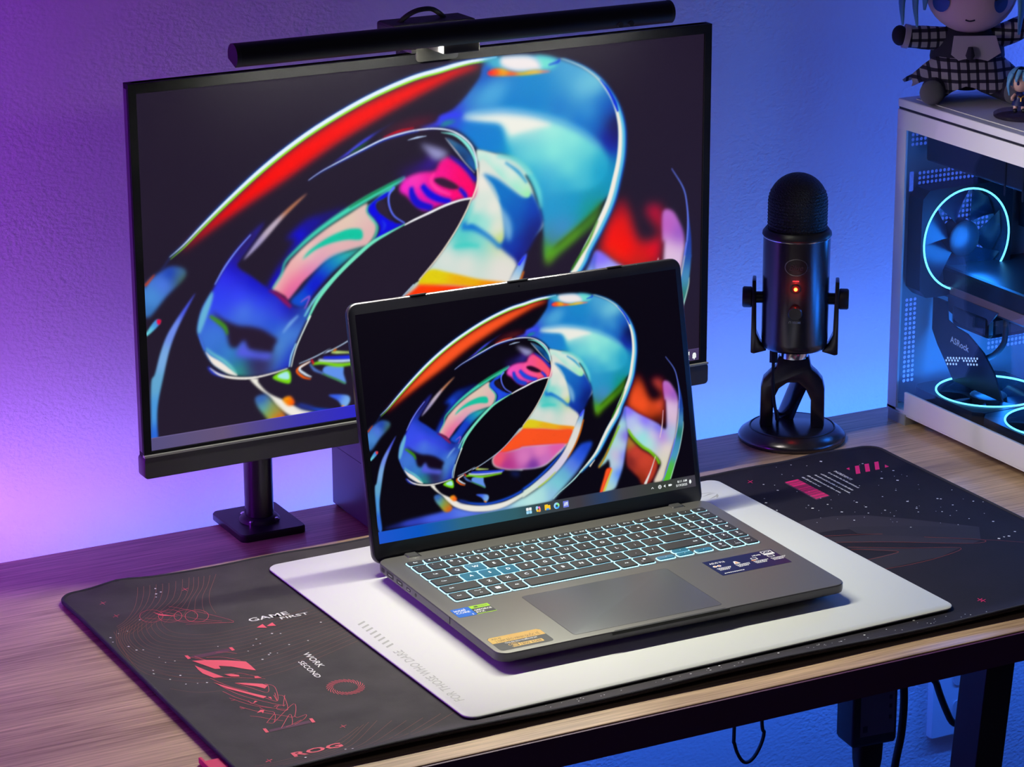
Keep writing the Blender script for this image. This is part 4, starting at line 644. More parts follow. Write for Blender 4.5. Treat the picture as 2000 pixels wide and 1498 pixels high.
# ------------------------------------------------------------------ white glass mouse pad
pad = thing('mouse_pad', 'white frosted glass mouse pad with rounded corners under the laptop', 'mouse pad', (0, -.3421, .0042), .0222)
g = G(); g.slab(.503, .403, .012, [(.003, .0000), (.003, .0010)], n=6)
g.build('rubber_base', M_rubber, pad)
g = G(); g.slab(.503, .403, .012, [(.0008, .0010), (0, .0016), (0, .0026), (.0009, .0033)], n=8)
g.build('glass_plate', mat('frosted_white_glass', (.74, .76, .74), .55, spec=.35), pad)
M_padprint = mat('pad_grey_print', (.42, .43, .42), .6)
Rinv = Matrix.Rotation(-.0222, 2)
def pad_loc(x, y): v = Rinv @ Vector((x, y+.3421)); return (v.x, v.y)
g = G(); g.text('FOR THOSE WHO DARE', .0086, pad_loc(-.2318, -.5140), PI/2-.0222, z=.00336, width=.1225, bold=.006)
g.build('printed_lettering', M_padprint, pad, smooth=0)
for k in range(8):
    a = pad_loc(-.2320, -.3815 + k*.0084); s_ = .0030
    g = G(); g.flat([(a[0], a[1]+.0046), (a[0]-.0088, a[1]), (a[0]-.0088, a[1]+s_), (a[0], a[1]+.0046+s_)], .00336)
    g.build('printed_slash', M_padprint, pad, smooth=0)
g = G(); lx, ly = pad_loc(.2165, -.178)
for q in (((-.016, .006), (-.004, .0095), (.008, .0065), (.004, .0085), (-.004, .0105)), ((-.012, .0005), (.0, .0055), (.0085, .0045), (-.001, .0035)), ((-.008, -.008), (.004, -.0015), (.0085, .0025), (.006, -.004), (.001, -.0085), (.003, -.0045))):
    g.flat([(lx+a, ly+b) for a, b in q], .00336)
g.build('printed_emblem', M_padprint, pad, smooth=0)
# ------------------------------------------------------------------ wallpaper shared by both screens
_img = paint(WALLPAPER, (8, 4, 16))
def screen_mesh(name, w, h, nx, ny, sample):
    """flat display built as a fine grid, one colour per grid point"""
    xs = np.linspace(-w/2, w/2, nx+1); zs = np.linspace(0, h, ny+1)
    X, Z = np.meshgrid(xs, zs); co = np.stack([X, np.zeros_like(X), Z], -1).reshape(-1, 3)
    idx = np.arange((nx+1)*(ny+1)).reshape(ny+1, nx+1)
    q = np.stack([idx[:-1, :-1], idx[:-1, 1:], idx[1:, 1:], idx[1:, :-1]], -1).reshape(-1, 4)
    me = bpy.data.meshes.new(name); me.vertices.add(len(co)); me.vertices.foreach_set('co', co.ravel())
    me.loops.add(q.size); me.loops.foreach_set('vertex_index', q.ravel().astype(np.int32))
    me.polygons.add(len(q)); me.polygons.foreach_set('loop_start', (np.arange(len(q))*4).astype(np.int32))
    me.update()
    U, V = np.meshgrid(np.linspace(0, 1, nx+1), np.linspace(1, 0, ny+1))   # v: 0 at the top
    c = sample(U, V); a = me.color_attributes.new('pixels', 'FLOAT_COLOR', 'POINT')
    a.data.foreach_set('color', np.concatenate([c, np.ones((*c.shape[:2], 1))], -1).ravel().astype(np.float32))
    return me
def bilinear(img, U, V):
    x = np.clip(U*CW-.5, 0, CW-1.001); y = np.clip(V*CH-.5, 0, CH-1.001)
    i, j = x.astype(int), y.astype(int); fx, fy = (x-i)[..., None], (y-j)[..., None]
    return (img[j, i]*(1-fx)+img[j, i+1]*fx)*(1-fy)+(img[j+1, i]*(1-fx)+img[j+1, i+1]*fx)*fy
def ramp(U, stops):
    return np.stack([np.interp(U, [s[0] for s in stops], [s[1][k] for s in stops]) for k in range(3)], -1)
def laptop_pixels(U, V):
    c = _lin(bilinear(_img, U, V)); m = np.maximum(c[..., 0], c[..., 2])
    c[..., 1] = np.maximum(c[..., 1], .075*m) ; c = c*.94 + .015*c.max(-1, keepdims=True)
    bar = V > .9495
    t = _lin(ramp(U, [(0, (30, 85, 205)), (.12, (10, 85, 195)), (.25, (45, 100, 130)), (.42, (50, 95, 105)), (.5, (55, 70, 75)), (.62, (62, 58, 66)), (.70, (40, 62, 100)), (.76, (62, 60, 66)), (.9, (55, 62, 55)), (1, (66, 62, 74))]))
    c[bar] = t[bar]
    line = (V > .9470) & (V <= .9495); c[line] = c[line]*.5 + t[line]*.8
    return c
def monitor_pixels(U, V):
    c = _lin(bilinear(_img, U, (V + .0416)/1.1203))
    c = c + np.array([.0135, .0085, .020])*(1-c.max(-1, keepdims=True))
    bar = V > .9645
    t = _lin(ramp(U, [(0, (85, 78, 125)), (.12, (98, 82, 118)), (.25, (62, 55, 170)), (.36, (45, 40, 200)), (.5, (70, 80, 190)), (.9, (72, 60, 95)), (1, (70, 58, 98))]))
    c[bar] = t[bar]
    line = (V > .9625) & (V <= .9645); c[line] = t[line]*1.5
    return c
def screen_mat(name, strength):
    m = mat(name, (.002, .002, .003), .4, spec=.12)
    nt = m.node_tree; b = nt.nodes['Principled BSDF']; a = nt.nodes.new('ShaderNodeAttribute'); a.attribute_name = 'pixels'
    nt.links.new(a.outputs['Color'], b.inputs['Emission Color']); b.inputs['Emission Strength'].default_value = strength
    return m

# ------------------------------------------------------------------ laptop
LAP = (-.0005, -.3517); LTH = -.003
tilt = math.atan2(.0258 - .02345, .2507); ZM = (.0258 + .02345)/2
laptop = thing('laptop', 'open grey laptop with backlit keyboard showing a glassy ring wallpaper', 'laptop', (*LAP, .0075), LTH)
def base_part(o): o.rotation_euler = (tilt, 0, 0); o.location = (0, 0, ZM - .0075); return o
M_deck = mat('grey_aluminium_deck', (.165, .16, .148), .40, metal=.4, bump=(2500, .08, .0002))
M_side = mat('grey_side_metal', (.10, .095, .11), .36, metal=.5)
M_under = mat('laptop_underside', (.02, .019, .024), .55)
def front_notch(x, y):
    return y
g = G()
g.slab(.357, .2507, .012, [(.0022, -.0092), (.0004, -.0080, 1), (0, -.0060, 1), (0, -.0008, 1), (.0006, -.0001, 1), (.0011, 0, 0)], n=6)
base = base_part(g.build('base', [M_deck, M_side], laptop))
g = G(); g.slab(.345, .2380, .012, [(.0065, -.0145), (.0018, -.0122), (0, -.0092)], n=6)
base_part(g.build('bottom_case', M_under, laptop))
for fx in (-.13, .13):
    for fy in (-.095, .095):
        g = G(); g.slab(.05, .009, .004, [(0, -.0171 + (.0009 if fy < 0 else -.0009)), (0, -.0143)], c=(fx, fy)); base_part(g.build('rubber_foot', M_rubber, laptop))
# opening notch in the middle of the front edge
g = G(); g.prism([(-.068, -.1262), (.052, -.1262), (.048, -.1236), (-.064, -.1236)], -.0030, .00012)
base_part(g.build('opening_notch', mat('notch_shadow_black', (.008, .008, .01), .6), laptop, smooth=0))
# seam lines of the raised rear deck
g = G(); g.box(-.1788, -.1783, -.03, -.0296, -.0065, .0002); base_part(g.build('side_seam', M_under, laptop, smooth=0))
# trackpad
g = G(); g.slab(.1516, .1002, .0035, [(0, .00002), (0, .00005)], c=(-.0250, -.0664)); base_part(g.build('trackpad_gap', M_under, laptop))
g = G(); g.slab(.1506, .0992, .003, [(0, .00004), (0, .00012), (.0002, .00016)], c=(-.0250, -.0664))
base_part(g.build('trackpad', mat('trackpad_glass', (.115, .118, .125), .36, metal=.3), laptop))
# ports on the left-hand side
M_port = mat('port_black', (.004, .004, .005), .5)
for py, pl, ph in ((.1090, .0062, .0040), (.0935, .0145, .0046), (.0735, .0125, .0042), (.0545, .0088, .0028), (.0395, .0036, .0034)):
    g = G(); g.T = Matrix.Translation((-.17855, py, -.0040)) @ Matrix.Rotation(-PI/2, 4, 'Y') @ Matrix.Rotation(PI/2, 4, 'Z')
    g.slab(pl, ph, .0011 if pl > .004 else .0017, [(0, -.001), (0, .00012)], n=4)
    base_part(g.build('port', M_port, laptop))
    if pl > .008:
        g = G(); g.box(-.1789, -.1786, py-pl*.32, py+pl*.2, -.0043, -.0037); base_part(g.build('port_tongue', mat('port_metal', (.5, .5, .5), .3, metal=1), laptop, smooth=0))
# hinge covers
for hx in (-.143, .143):
    g = G(); g.slab(.012, .010, .0015, [(0, -.002), (0, .0003), (.0008, .0012)], c=(hx, .1215)); base_part(g.build('hinge_cover', mat('hinge_grey', (.30, .30, .30), .3, metal=.8), laptop))
    g = G(); g.box(hx+.0064, hx+.0076, .1155, .1262, -.002, .0001); base_part(g.build('hinge_slot', M_port, laptop, smooth=0))

# keyboard: every key is its own object
keyb = base_part(put('keyboard', G().slab(.3235, .1085, .003, [(0, .00002), (0, .00006)], c=(.0023, .0512)).mesh('keyboard', mat('keyboard_well', (.09, .088, .09), .5, metal=.4)), laptop))
K_cap = mat('key_cap_black', (.030, .029, .030), .5)
K_glow = mat('key_backlight', (.1, .3, .4), .5, emit=(.38, .80, 1.0), es=1.9)
K_leg = mat('key_legend', (.8, .85, .9), .5, emit=(.8, .92, 1.0), es=1.1)
K_clear = mat('key_cap_translucent', (.035, .12, .17), .25, emit=(.012, .085, .14), es=1.0, coat=.5)
def key(x0, x1, y1, y0, legends, clear=False):
    w, d = x1-x0-.0022, y1-y0-.0024; g = G()
    g.slab(w, d, .0016, [(-.0011, .0001, 1), (-.0011, .0004, 1), (-.0002, .0006, 1), (0, .0006, 0), (0, .0013, 0), (.0004, .0017, 0)], n=3, mi=1)
    for body, sz, px_, py_ in legends:
        if body == '<win>':
            for i in (-1, 1):
                for j in (-1, 1):
                    g.box(px_ + i*.0012 - .00105, px_ + i*.0012 + .00105, py_ + j*.0012 - .00105, py_ + j*.0012 + .00105, .0017, .00178, 2)
        elif body == '<bar>': g.box(px_-.002, px_+.002, py_-.0002, py_+.0002, .0017, .00178, 2)
        else: g.text(body, sz, (px_, py_), 0, 2, .00178, 'C')
    g.build('key', [K_clear if clear else K_cap, K_glow, K_leg], keyb, loc=((x0+x1)/2, (y1+y0)/2, .00005), smooth=35)
R_ = [(.1045, .0935), (.0932, .0745), (.0742, .0557), (.0554, .0369), (.0366, .0181), (.0178, -.0015)]
P_ = .01911
def L1(s): return [(s, .0041, 0, 0)]
def sh(s, t): return [(s, .0038, .0018, -.0008), (t, .0022, -.0042, .0040)]
def small(s): return [(s, .0023, 0, 0)]
# function row
x = -.1585; key(x, -.1415, *R_[0], small('Esc'))
for i, s in enumerate(['F%d' % k for k in range(1, 13)] + ['Pr Sc', 'Ins', 'Del']):
    a = -.1413 + i*.01728; key(a, a+.0172, *R_[0], [(s, .0022, .0030 if s[0] == 'F' else 0, 0)] + ([(('\u25C0' if i == 0 else '\u25A1' if i % 3 == 0 else '\u2022' if i % 3 == 1 else '\u263C'), .0019, -.0034, 0)] if s[0] == 'F' else []))
for i, s in enumerate(('*', '/', '\u23FB')): key(.1178+i*.0152, .1178+(i+1)*.0152-.0002, *R_[0], small(s if s != '\u23FB' else 'O'))
# number row
key(-.1585, -.1433, *R_[1], [('~', .002, -.003, .0035), ('`', .002, .001, -.001)])
for i, (s, t) in enumerate(zip('1234567890-=', '!@#$%^&*()_+')): key(-.1430+i*P_, -.1430+(i+1)*P_, *R_[1], sh(s, t))
key(.0863, .1173, *R_[1], [('<bar>', 0, .002, .001), ('<', .0024, 0, .001)])
for i, s in enumerate(('+', '-', 'Num Lk')): key(.1178+i*.0152, .1178+(i+1)*.0152-.0002, *R_[1], [(s, .003 if len(s) < 2 else .0016, 0, .001)])
# letter rows
key(-.1585, -.1338, *R_[2], small('Tab'))
for i, s in enumerate('QWERTYUIOP[]'): key(-.1335+i*P_, -.1335+(i+1)*P_, *R_[2], L1(s), clear=s == 'W')
key(.0958, .1173, *R_[2], L1('\\'))
key(-.1585, -.1288, *R_[3], [('Caps', .0019, -.003, 0), ('.', .004, .011, .004)])
for i, s in enumerate("ASDFGHJKL;'"): key(-.1285+i*P_, -.1285+(i+1)*P_, *R_[3], L1(s), clear=s in 'ASD')
key(.0817, .1173, *R_[3], [('Enter', .0019, .011, 0)])
key(-.1585, -.1198, *R_[4], [('Shift', .0019, -.009, 0)])
for i, s in enumerate('ZXCVBNM,./'): key(-.1195+i*P_, -.1195+(i+1)*P_, *R_[4], L1(s))
key(.0716, .1173, *R_[4], [('Shift', .0019, .014, 0)])
for r, row in ((2, (('7', 'Home'), ('8', '^'), ('9', 'PgUp'))), (3, (('4', '<'), ('5', ''), ('6', '>'))), (4, (('1', 'End'), ('2', 'v'), ('3', 'PgDn'))), (5, (('0', 'Insert'), ('.', 'Delete'), ('Enter', '=')))):
    for i, (s, t) in enumerate(row):
        lg = [(s, .0040 if len(s) == 1 else .0018, 0, .002)] + ([(t, .0014, .001, -.0038)] if t else [])
        key(.1178+i*.0152, .1178+(i+1)*.0152-.0002, *R_[r], lg)
key(-.1585, -.1398, *R_[5], [('Ctrl', .0019, -.001, 0)])
key(-.1395, -.1200, *R_[5], [('FnLock', .0015, 0, .0035), ('Fn', .0018, .001, -.002)])
key(-.1197, -.1010, *R_[5], [('<win>', 0, 0, .001)])
key(-.1007, -.0826, *R_[5], small('Alt'))
key(-.0823, .0132, *R_[5], [('.', .002, .04, .003)])
key(.0135, .0322, *R_[5], small('Alt'))
key(.0325, .0500, *R_[5], [('\u25CF', .0026, .001, .001), ('\u25A1', .0015, -.003, -.003)])
key(.0537, .0728, .0098, .0005, [('\u25C2', .0018, 0, 0)], clear=True)
key(.0748, .0930, .0184, .0098, [('\u25B4', .0018, 0, 0)], clear=True)
key(.0748, .0930, .0096, .0008, [('\u25BE', .0018, 0, 0)], clear=True)
key(.0950, .1140, .0098, .0008, [('\u25B8', .0018, 0, 0)], clear=True)

# stickers on the palm rest
def sticker(name, x0, x1, y0, y1, r, build, mats, label):
    g = G(); w, d = x1-x0, y1-y0
    g.slab(w, d, r, [(0, .00004), (0, .00012)], n=4, mi=0); build(g, w, d)
    o = g.build(name, mats, laptop, smooth=0, label=label); c = Vector(((x0+x1)/2, (y0+y1)/2, 0))
    o.rotation_euler = (tilt, 0, 0); o.location = Vector((0, 0, ZM-.0075)) + Matrix.Rotation(tilt, 3, 'X') @ c
S_blue = mat('sticker_blue', (.002, .13, .62), .4); S_navy = mat('sticker_navy', (.008, .012, .06), .35); S_gold = mat('sticker_gold', (.60, .33, .10), .35, metal=.4, mottle=(40, (.75, .55, .16)))
S_lime = mat('sticker_lime', (.34, .66, .01), .4); S_char = mat('sticker_charcoal', (.035, .038, .042), .45); S_amber = mat('sticker_amber', (.7, .28, .08), .5)
def b_chip(g, w, d):
    g.text('intel', .0046, (-.0072, .0030), 0, 1, .00013, bold=.012); g.text('CORE', .0036, (-.0072, -.0020), 0, 1, .00013, width=.0135, bold=.01); g.text('5', .0026, (.0052, -.0082), 0, 1, .00013, bold=.01)
sticker('chip_sticker', -.1720, -.1535, -.0356, -.0160, .0018, b_chip, [S_blue, M_white], 'bright blue square sticker')
def b_gpu(g, w, d):
    g.flat([(-w/2, .0034), (w/2, .0034), (w/2, d/2), (-w/2, d/2)], .00013, 1); g.flat([(-w/2, -d/2), (w/2, -d/2), (w/2, -d/2+.0012), (-w/2, -d/2+.0012)], .00013, 1)
    g.flat([(-.0056, .0052), (-.0016, .0052), (-.0016, .0078), (-.0056, .0078)], .00014, 0); g.text('NVIDIA', .0022, (-.0008, .0056), 0, 0, .00014, width=.0088, bold=.01)
    g.text('GEFORCE', .0030, (-.0086, -.0022), 0, 2, .00014, width=.0172, bold=.02); g.text('RTX', .0030, (-.0086, -.0068), 0, 2, .00014, width=.0085, bold=.02)
sticker('graphics_sticker', -.1534, -.1342, -.0352, -.0158, .0008, b_gpu, [S_char, S_lime, M_white], 'small lime green and black sticker')
def b_gold(g, w, d):
    g.prism([(-w/2+.0002, -d/2+.0165), (w/2-.0002, -d/2+.0165), (w/2-.0002, d/2-.003), (w/2-.003, d/2-.0002), (-w/2+.003, d/2-.0002), (-w/2+.0002, d/2-.003)], .00012, .00014, 1)
    g.text('ASUS', .0024, (-.0228, .0096), 0, 3, .00016, width=.0095, bold=.01)
    g.text('2 N\u0102M B\u1EA2O H\u00C0NH QU\u1ED0C T\u1EBE', .0042, (-.0212, .0033), 0, 3, .00016, width=.043)
    g.text('T\u1ED4NG \u0110\u00C0I D\u1ECACH V\u1EE4 MI\u1EC4N PH\u00CD 24/7', .0022, (-.0155, -.0022), 0, 2, .00016, width=.0315, bold=.01)
    g.slab(.0235, .0058, .001, [(0, .00013), (0, .00015)], c=(.0062, -.0086), n=3, mi=1); g.text('1800 6588', .0038, (.0062, -.0086), 0, 3, .00016, 'C', width=.020, bold=.01)
    g.text('\u260E', .0062, (-.0145, -.0108), 0, 1, .00016, bold=.01)
sticker('warranty_sticker', -.1730, -.1209, -.1184, -.0886, .0035, b_gold, [S_char, S_gold, M_white, mat('sticker_brown_ink', (.10, .05, .02), .6)], 'gold and charcoal sticker')
def b_navy(g, w, d):
    g.text('ASUS V16', .0034, (-.0340, .0098), 0, 1, .00014, width=.0165, bold=.015)
    g.text('HDMI', .0026, (.0125, .0098), 0, 1, .00014, width=.0088, bold=.02)
    g.slab(.0115, .0095, .0006, [(0, .00013), (0, .00014)], c=(.0298, .0122), n=2, mi=1); g.slab(.0098, .0052, .0005, [(0, .00014), (0, .00015)], c=(.0298, .0136), n=2, mi=0); g.line([(.0256, .0118), (.0285, .0150), (.0312, .0132), (.0340, .0152)], .0009, .00016, 1)
    for k, cx in enumerate((-.0300, -.0095, .0098, .0285)):
        cy = .0040
        if k == 0:
            for dx in (-.0022, .0022): g.lathe([(.0021, .00013), (.0021, .00015), (.0, .00015)], 14, (cx+dx, cy, 0), 1); g.lathe([(.0012, .00015), (.0012, .00016), (0, .00016)], 10, (cx+dx, cy, 0), 2)
        elif k == 1: g.flat([(cx-.0034, cy-.003), (cx+.0034, cy-.003), (cx+.001, cy+.0034), (cx-.0012, cy+.0034)], .00014, 1); g.flat([(cx-.002, cy-.002), (cx+.002, cy-.002), (cx, cy+.002)], .00015, 2)
        elif k == 2: g.slab(.0062, .0050, .0006, [(0, .00013), (0, .00014)], c=(cx+.0008, cy+.0005), n=2, mi=1); g.slab(.0046, .0034, .0004, [(0, .00014), (0, .00015)], c=(cx+.0008, cy+.0007), n=2, mi=0); g.slab(.005, .0016, .0006, [(0, .00014), (0, .00016)], c=(cx-.0018, cy-.0028), n=2, mi=2)
        else: g.slab(.0070, .0044, .0006, [(0, .00013), (0, .00014)], c=(cx, cy), n=2, mi=1); g.slab(.0056, .0030, .0004, [(0, .00014), (0, .00015)], c=(cx, cy), n=2, mi=0)
        for j in range(3):
            L = (.0150, .0132, .0110)[j]; xx = cx - .0035 + j*.0004
            while xx < cx - .0035 + L:
                ww = random.uniform(.0008, .0022); g.box(xx, xx+ww, cy-.0062-j*.0022, cy-.0050-j*.0022, .00013, .00014, 1); xx += ww+.0005
    xx = -.0330
    while xx < -.0130:
        ww = random.uniform(.0010, .0024); g.box(xx, xx+ww, -.0150, -.0136, .00013, .00014, 1); xx += ww+.0005
random.seed(8)
sticker('feature_sticker', .0872, .1622, -.0572, -.0200, .0004, b_navy, [S_navy, M_white, S_amber], 'navy blue sticker with white icons')
g = G(); g.text('visual by design', .0018, (.130, -.0172), 0, 0, .0002, width=.031); base_part(g.build('faint_lettering', mat('faint_grey_print', (.20, .20, .205), .5), laptop, smooth=0))

# lid
LID = thing('tmp', 'tmp', 'tmp'); bpy.data.objects.remove(LID)
lid_a = -.20947
def lid_place(o, off=(0, 0, 0)):
    o.rotation_euler = (lid_a, 0, 0); o.location = Vector((0, .12825, .02024-.0075)) + Matrix.Rotation(lid_a, 3, 'X') @ Vector(off); return o
def xz(g): g.T = Matrix.Rotation(PI/2, 4, 'X'); return g      # slab drawn in x/z, rings run along -y
g = xz(G()); g.slab(.357, .245, .0105, [(.0012, -.0062), (0, -.0052), (0, -.0012), (.0010, -.0002)], c=(0, .1215), n=6)
lid = lid_place(g.build('lid', mat('lid_metal', (.085, .08, .095), .32, metal=.75), laptop))
g = xz(G()); g.slab(.3545, .2425, .009, [(0, -.0004), (0, .0003), (.0006, .0006)], c=(0, .1215), n=6)
lid_place(g.build('screen_bezel', mat('bezel_black', (.008, .008, .014), .35), laptop))
scr = lid_place(put('screen', screen_mesh('screen', .343, .215, 560, 350, laptop_pixels), laptop, label='laptop screen showing a glassy ring wallpaper'), (.0002, -.0009, .0185))
scr.data.materials.append(screen_mat('laptop_display', 1.0))
g = xz(G()); g.lathe([(.0011, .0005), (.0011, .0009), (0, .0009)], 14, (.0, .2388, 0)); lid_place(g.build('webcam', mat('lens_black', (.01, .01, .02), .1), laptop))
for cx_, ww in ((-.105, .016), (.105, .016), (.0, .0215)):
    g = G(); g.box(cx_-ww/2, cx_+ww/2, -.0010, .0014, .2436, .2447); lid_place(g.build('lid_top_slot', mat('slot_grey', (.05, .05, .055), .6), laptop, smooth=0))
g = G(); g.box(-.128, .128, .0004, .008, -.006, .0035); lid_place(g.build('hinge_bar', M_blackmatte, laptop, smooth=0, bevel=.001))

# taskbar icons and clock
I_white = mat('icon_white', (0, 0, 0), .5, emit=(.85, .9, .9), es=1); I_blue = mat('icon_blue', (0, 0, 0), .5, emit=(.05, .32, .9), es=1); I_yel = mat('icon_yellow', (0, 0, 0), .5, emit=(.95, .6, .02), es=1)
I_grn = mat('icon_green', (0, 0, 0), .5, emit=(.25, .8, .3), es=1); I_mag = mat('icon_magenta', (0, 0, 0), .5, emit=(.8, .2, .6), es=1); I_org = mat('icon_orange', (0, 0, 0), .5, emit=(.95, .35, .08), es=1); I_vio = mat('icon_violet', (0, 0, 0), .5, emit=(.16, .2, .75), es=1); I_sky = mat('icon_sky', (0, 0, 0), .5, emit=(.35, .7, .95), es=1); I_dark = mat('icon_dark', (0, 0, 0), .5, emit=(.04, .04, .05), es=1)
IC = [I_white, I_blue, I_yel, I_grn, I_mag, I_org, I_vio, I_sky, I_dark]
def task_icon(name, cx, build):
    g = xz(G()); g.T = g.T @ Matrix.Translation((cx, .0243, .0012)); build(g); lid_place(g.build(name, IC, laptop, smooth=0))
def sq(g, x, y, w, h, mi, z=0, r=.0004): g.slab(w, h, r, [(0, z), (0, z+.00002)], c=(x, y), n=3, mi=mi)
def disc(g, x, y, r, mi, z=0): g.lathe([(r, z), (r, z+.00002), (0, z+.00002)], 20, (x, y, 0), mi)
def i_start(g):
    for a in (-1, 1):
        for b in (-1, 1): sq(g, a*.00155, b*.00155, .0028, .0028, 0 if b > 0 else 7)
task_icon('start_icon', -.0135, i_start)
def i_knot(g):
    sq(g, -.0012, .0008, .0026, .0042, 7, 0, .001); sq(g, -.0008, -.0012, .0026, .0026, 2, .00003, .001); sq(g, .0012, -.0008, .0026, .0042, 5, .00006, .001); sq(g, .001, .0012, .0024, .0024, 4, .00009, .001); sq(g, 0, 0, .0010, .0022, 8, .00012, .0004)
task_icon('assistant_icon', -.0035, i_knot)
def i_folder(g): sq(g, -.0012, .0014, .0036, .0030, 2); sq(g, 0, -.0002, .0062, .0044, 2, .00003); sq(g, 0, -.0017, .0034, .0016, 1, .00006)
task_icon('folder_icon', .0066, i_folder)
def i_swirl(g): disc(g, 0, 0, .0031, 7); disc(g, .0006, -.0006, .0024, 1, .00003); disc(g, .0012, .0006, .0018, 3, .00006); disc(g, .0002, -.0002, .0011, 8, .00009)
task_icon('browser_icon', .0165, i_swirl)
def i_m(g):
    sq(g, 0, 0, .0060, .0062, 6)
    for k in (-1, 0): g.line([(k*.0015-.0005, -.0016), (k*.0015+.0009, .0018)], .0008, .00004, 0)
    g.line([(.0012, -.0016), (.0018, .0018)], .0008, .00004, 0)
task_icon('utility_icon', .0266, i_m)
def tray(g):
    g.line([(-.0012, -.0006), (0, .0008), (.0012, -.0006)], .0006, 0, 0)
    disc(g, .0083, 0, .0019, 0); disc(g, .0083, 0, .0013, 8, .00002); g.line([(.0072, 0), (.0094, 0)], .0004, .00005, 0); g.line([(.0083, -.0011), (.0083, .0011)], .0004, .00005, 0)
    g.flat([(.0128, -.0006), (.0136, -.0006), (.0146, -.0016), (.0146, .0016), (.0136, .0006), (.0128, .0006)], 0, 0)
    sq(g, .0197, 0, .0034, .0019, 0); sq(g, .0217, 0, .0006, .0010, 0)
task_icon('tray_icons', .1228, tray)
def clock(g):
    g.text('8:11 AM', .0022, (.0, .0007), 0, 0, 0, 'R', bold=.015); g.text('5/19/2025', .0022, (.0, -.0030), 0, 0, 0, 'R', bold=.015)
    g.flat([(.0024, -.0016), (.0024, .0006), (.0030, .0018), (.0042, .0018), (.0048, .0006), (.0048, -.0012), (.0040, -.0018), (.0036, -.0026), (.0032, -.0018)], 0, 0)
task_icon('clock_text', .1620, clock)
# ------------------------------------------------------------------ monitor
MC = Vector((-.05194, -.10467, .29359)); MYAW = .0129
monitor = thing('monitor', 'large black desktop monitor showing a glassy ring wallpaper', 'monitor', (MC.x, MC.y, .098), MYAW)
M_bez = mat('monitor_frame_black', (.020, .018, .024), .35)
def mz(z): return z - .098
g = xz(G()); W_, H_ = .6135, .3560
zc = mz(.2945)
# frame with real opening depth: ring of bars
g = G()
x0, x1, z0, z1 = -.3066, .3066, mz(.1195), mz(.4710)
ax, az0, az1 = .2990, mz(.1255), mz(.4620)
for a in ((x0, -ax, z0, z1), (ax, x1, z0, z1)): g.box(a[0], a[1], -.0018, .010, a[2], a[3])
g.box(-ax, ax, -.0018, .010, az1, z1); g.box(-ax, ax, -.0018, .010, z0, az0)
frame = g.build('frame', mat('bezel_matte_black', (.006, .006, .009), .6, spec=.15), monitor, smooth=0)
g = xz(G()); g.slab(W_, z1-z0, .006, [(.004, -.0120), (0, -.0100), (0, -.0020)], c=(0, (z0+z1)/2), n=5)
g.build('rear_frame', mat('frame_side_lit', (.06, .052, .07), .38), monitor)  # lighter violet tone paints the purple side light onto the black frame
g = xz(G()); g.slab(.52, .27, .03, [(.05, -.046), (.012, -.040), (0, -.012)], c=(0, zc+.005), n=6); g.build('back_cover', M_blackmatte, monitor)
g = G(); g.box(-ax, ax, .0006, .0030, az0, az1); g.build('panel_border', mat('panel_border_black', (.012, .010, .02), .3), monitor, smooth=0)
scr = put('screen', screen_mesh('monitor_screen', .5967, .3357, 840, 472, monitor_pixels), monitor, (0, 0, mz(.29359-.16785)), label='monitor screen showing a glassy ring wallpaper')
scr.data.materials.append(screen_mat('monitor_display', 1.0))
# chin, standing slightly proud with a ledge whose pale grey paints its highlight
g = xz(G()); g.slab(.6155, .0215, .004, [(.0008, -.0120), (0, -.0110), (0, .0030), (.0008, .0040)], c=(0, mz(.1106)), n=4); g.build('chin', mat('chin_black', (.06, .055, .065), .42), monitor)
g = G(); g.box(-.3072, .3072, -.0046, .0, mz(.1209), mz(.1228)); g.build('chin_ledge', mat('chin_ledge_highlight', (.42, .42, .40), .35, metal=.3), monitor, smooth=0)
g = xz(G()); g.T = Matrix.Translation((0, -.0008, 0)) @ g.T
g.text('8:11 AM', .0040, (.2865, mz(.1322)), 0, 0, 0, 'R', bold=.015); g.text('5/19/2025', .0040, (.2865, mz(.1268)), 0, 0, 0, 'R', bold=.015)
g.flat([(.2902, mz(.1284)), (.2902, mz(.1322)), (.2912, mz(.1342)), (.2936, mz(.1342)), (.2946, mz(.1322)), (.2946, mz(.1290)), (.2932, mz(.1282)), (.2924, mz(.1266)), (.2916, mz(.1282))], 0)
g.build('clock_text', I_white, monitor, smooth=0)

# ------------------------------------------------------------------ monitor arm
arm = thing('monitor_stand', 'black pole monitor stand clamped to the desk edge behind the mat', 'monitor stand', (-.2105, -.0245, 0))
g = G(); g.slab(.0685, .082, .007, [(.0004, 0), (0, .0006), (0, .0062), (.0012, .0075)], c=(.0, .0025), n=5); g.build('base_plate', M_blackmetal, arm)
g = G(); g.box(-.030, .030, .0255, .0335, -.075, .002); g.box(-.022, .022, -.03, .033, -.078, -.070); g.build('clamp', M_blackmetal, arm, smooth=0, bevel=.001)
g = G(); g.lathe([(.0142, .007), (.0142, .40), (.0125, .403), (0, .403)], 28); g.build('pole', mat('pole_satin_black', (.05, .046, .055), .3, metal=.5), arm)
g = G(); g.lathe([(.0205, .0072), (.0200, .0095), (.0165, .0130), (.0146, .0135)], 28); g.build('pole_collar', M_blackmetal, arm)
for a in (.6, 2.2, 3.9, 5.4):
    g = G(); g.lathe([(.0030, .0075), (.0030, .0105), (.0018, .0118), (0, .0118)], 10, (.0185*math.cos(a), .0185*math.sin(a), 0)); g.build('bolt', M_chrome, arm)
g = G(); g.lathe([(.024, .27), (.024, .315), (.0142, .316)], 24); g.build('arm_collar', M_blackmetal, arm)
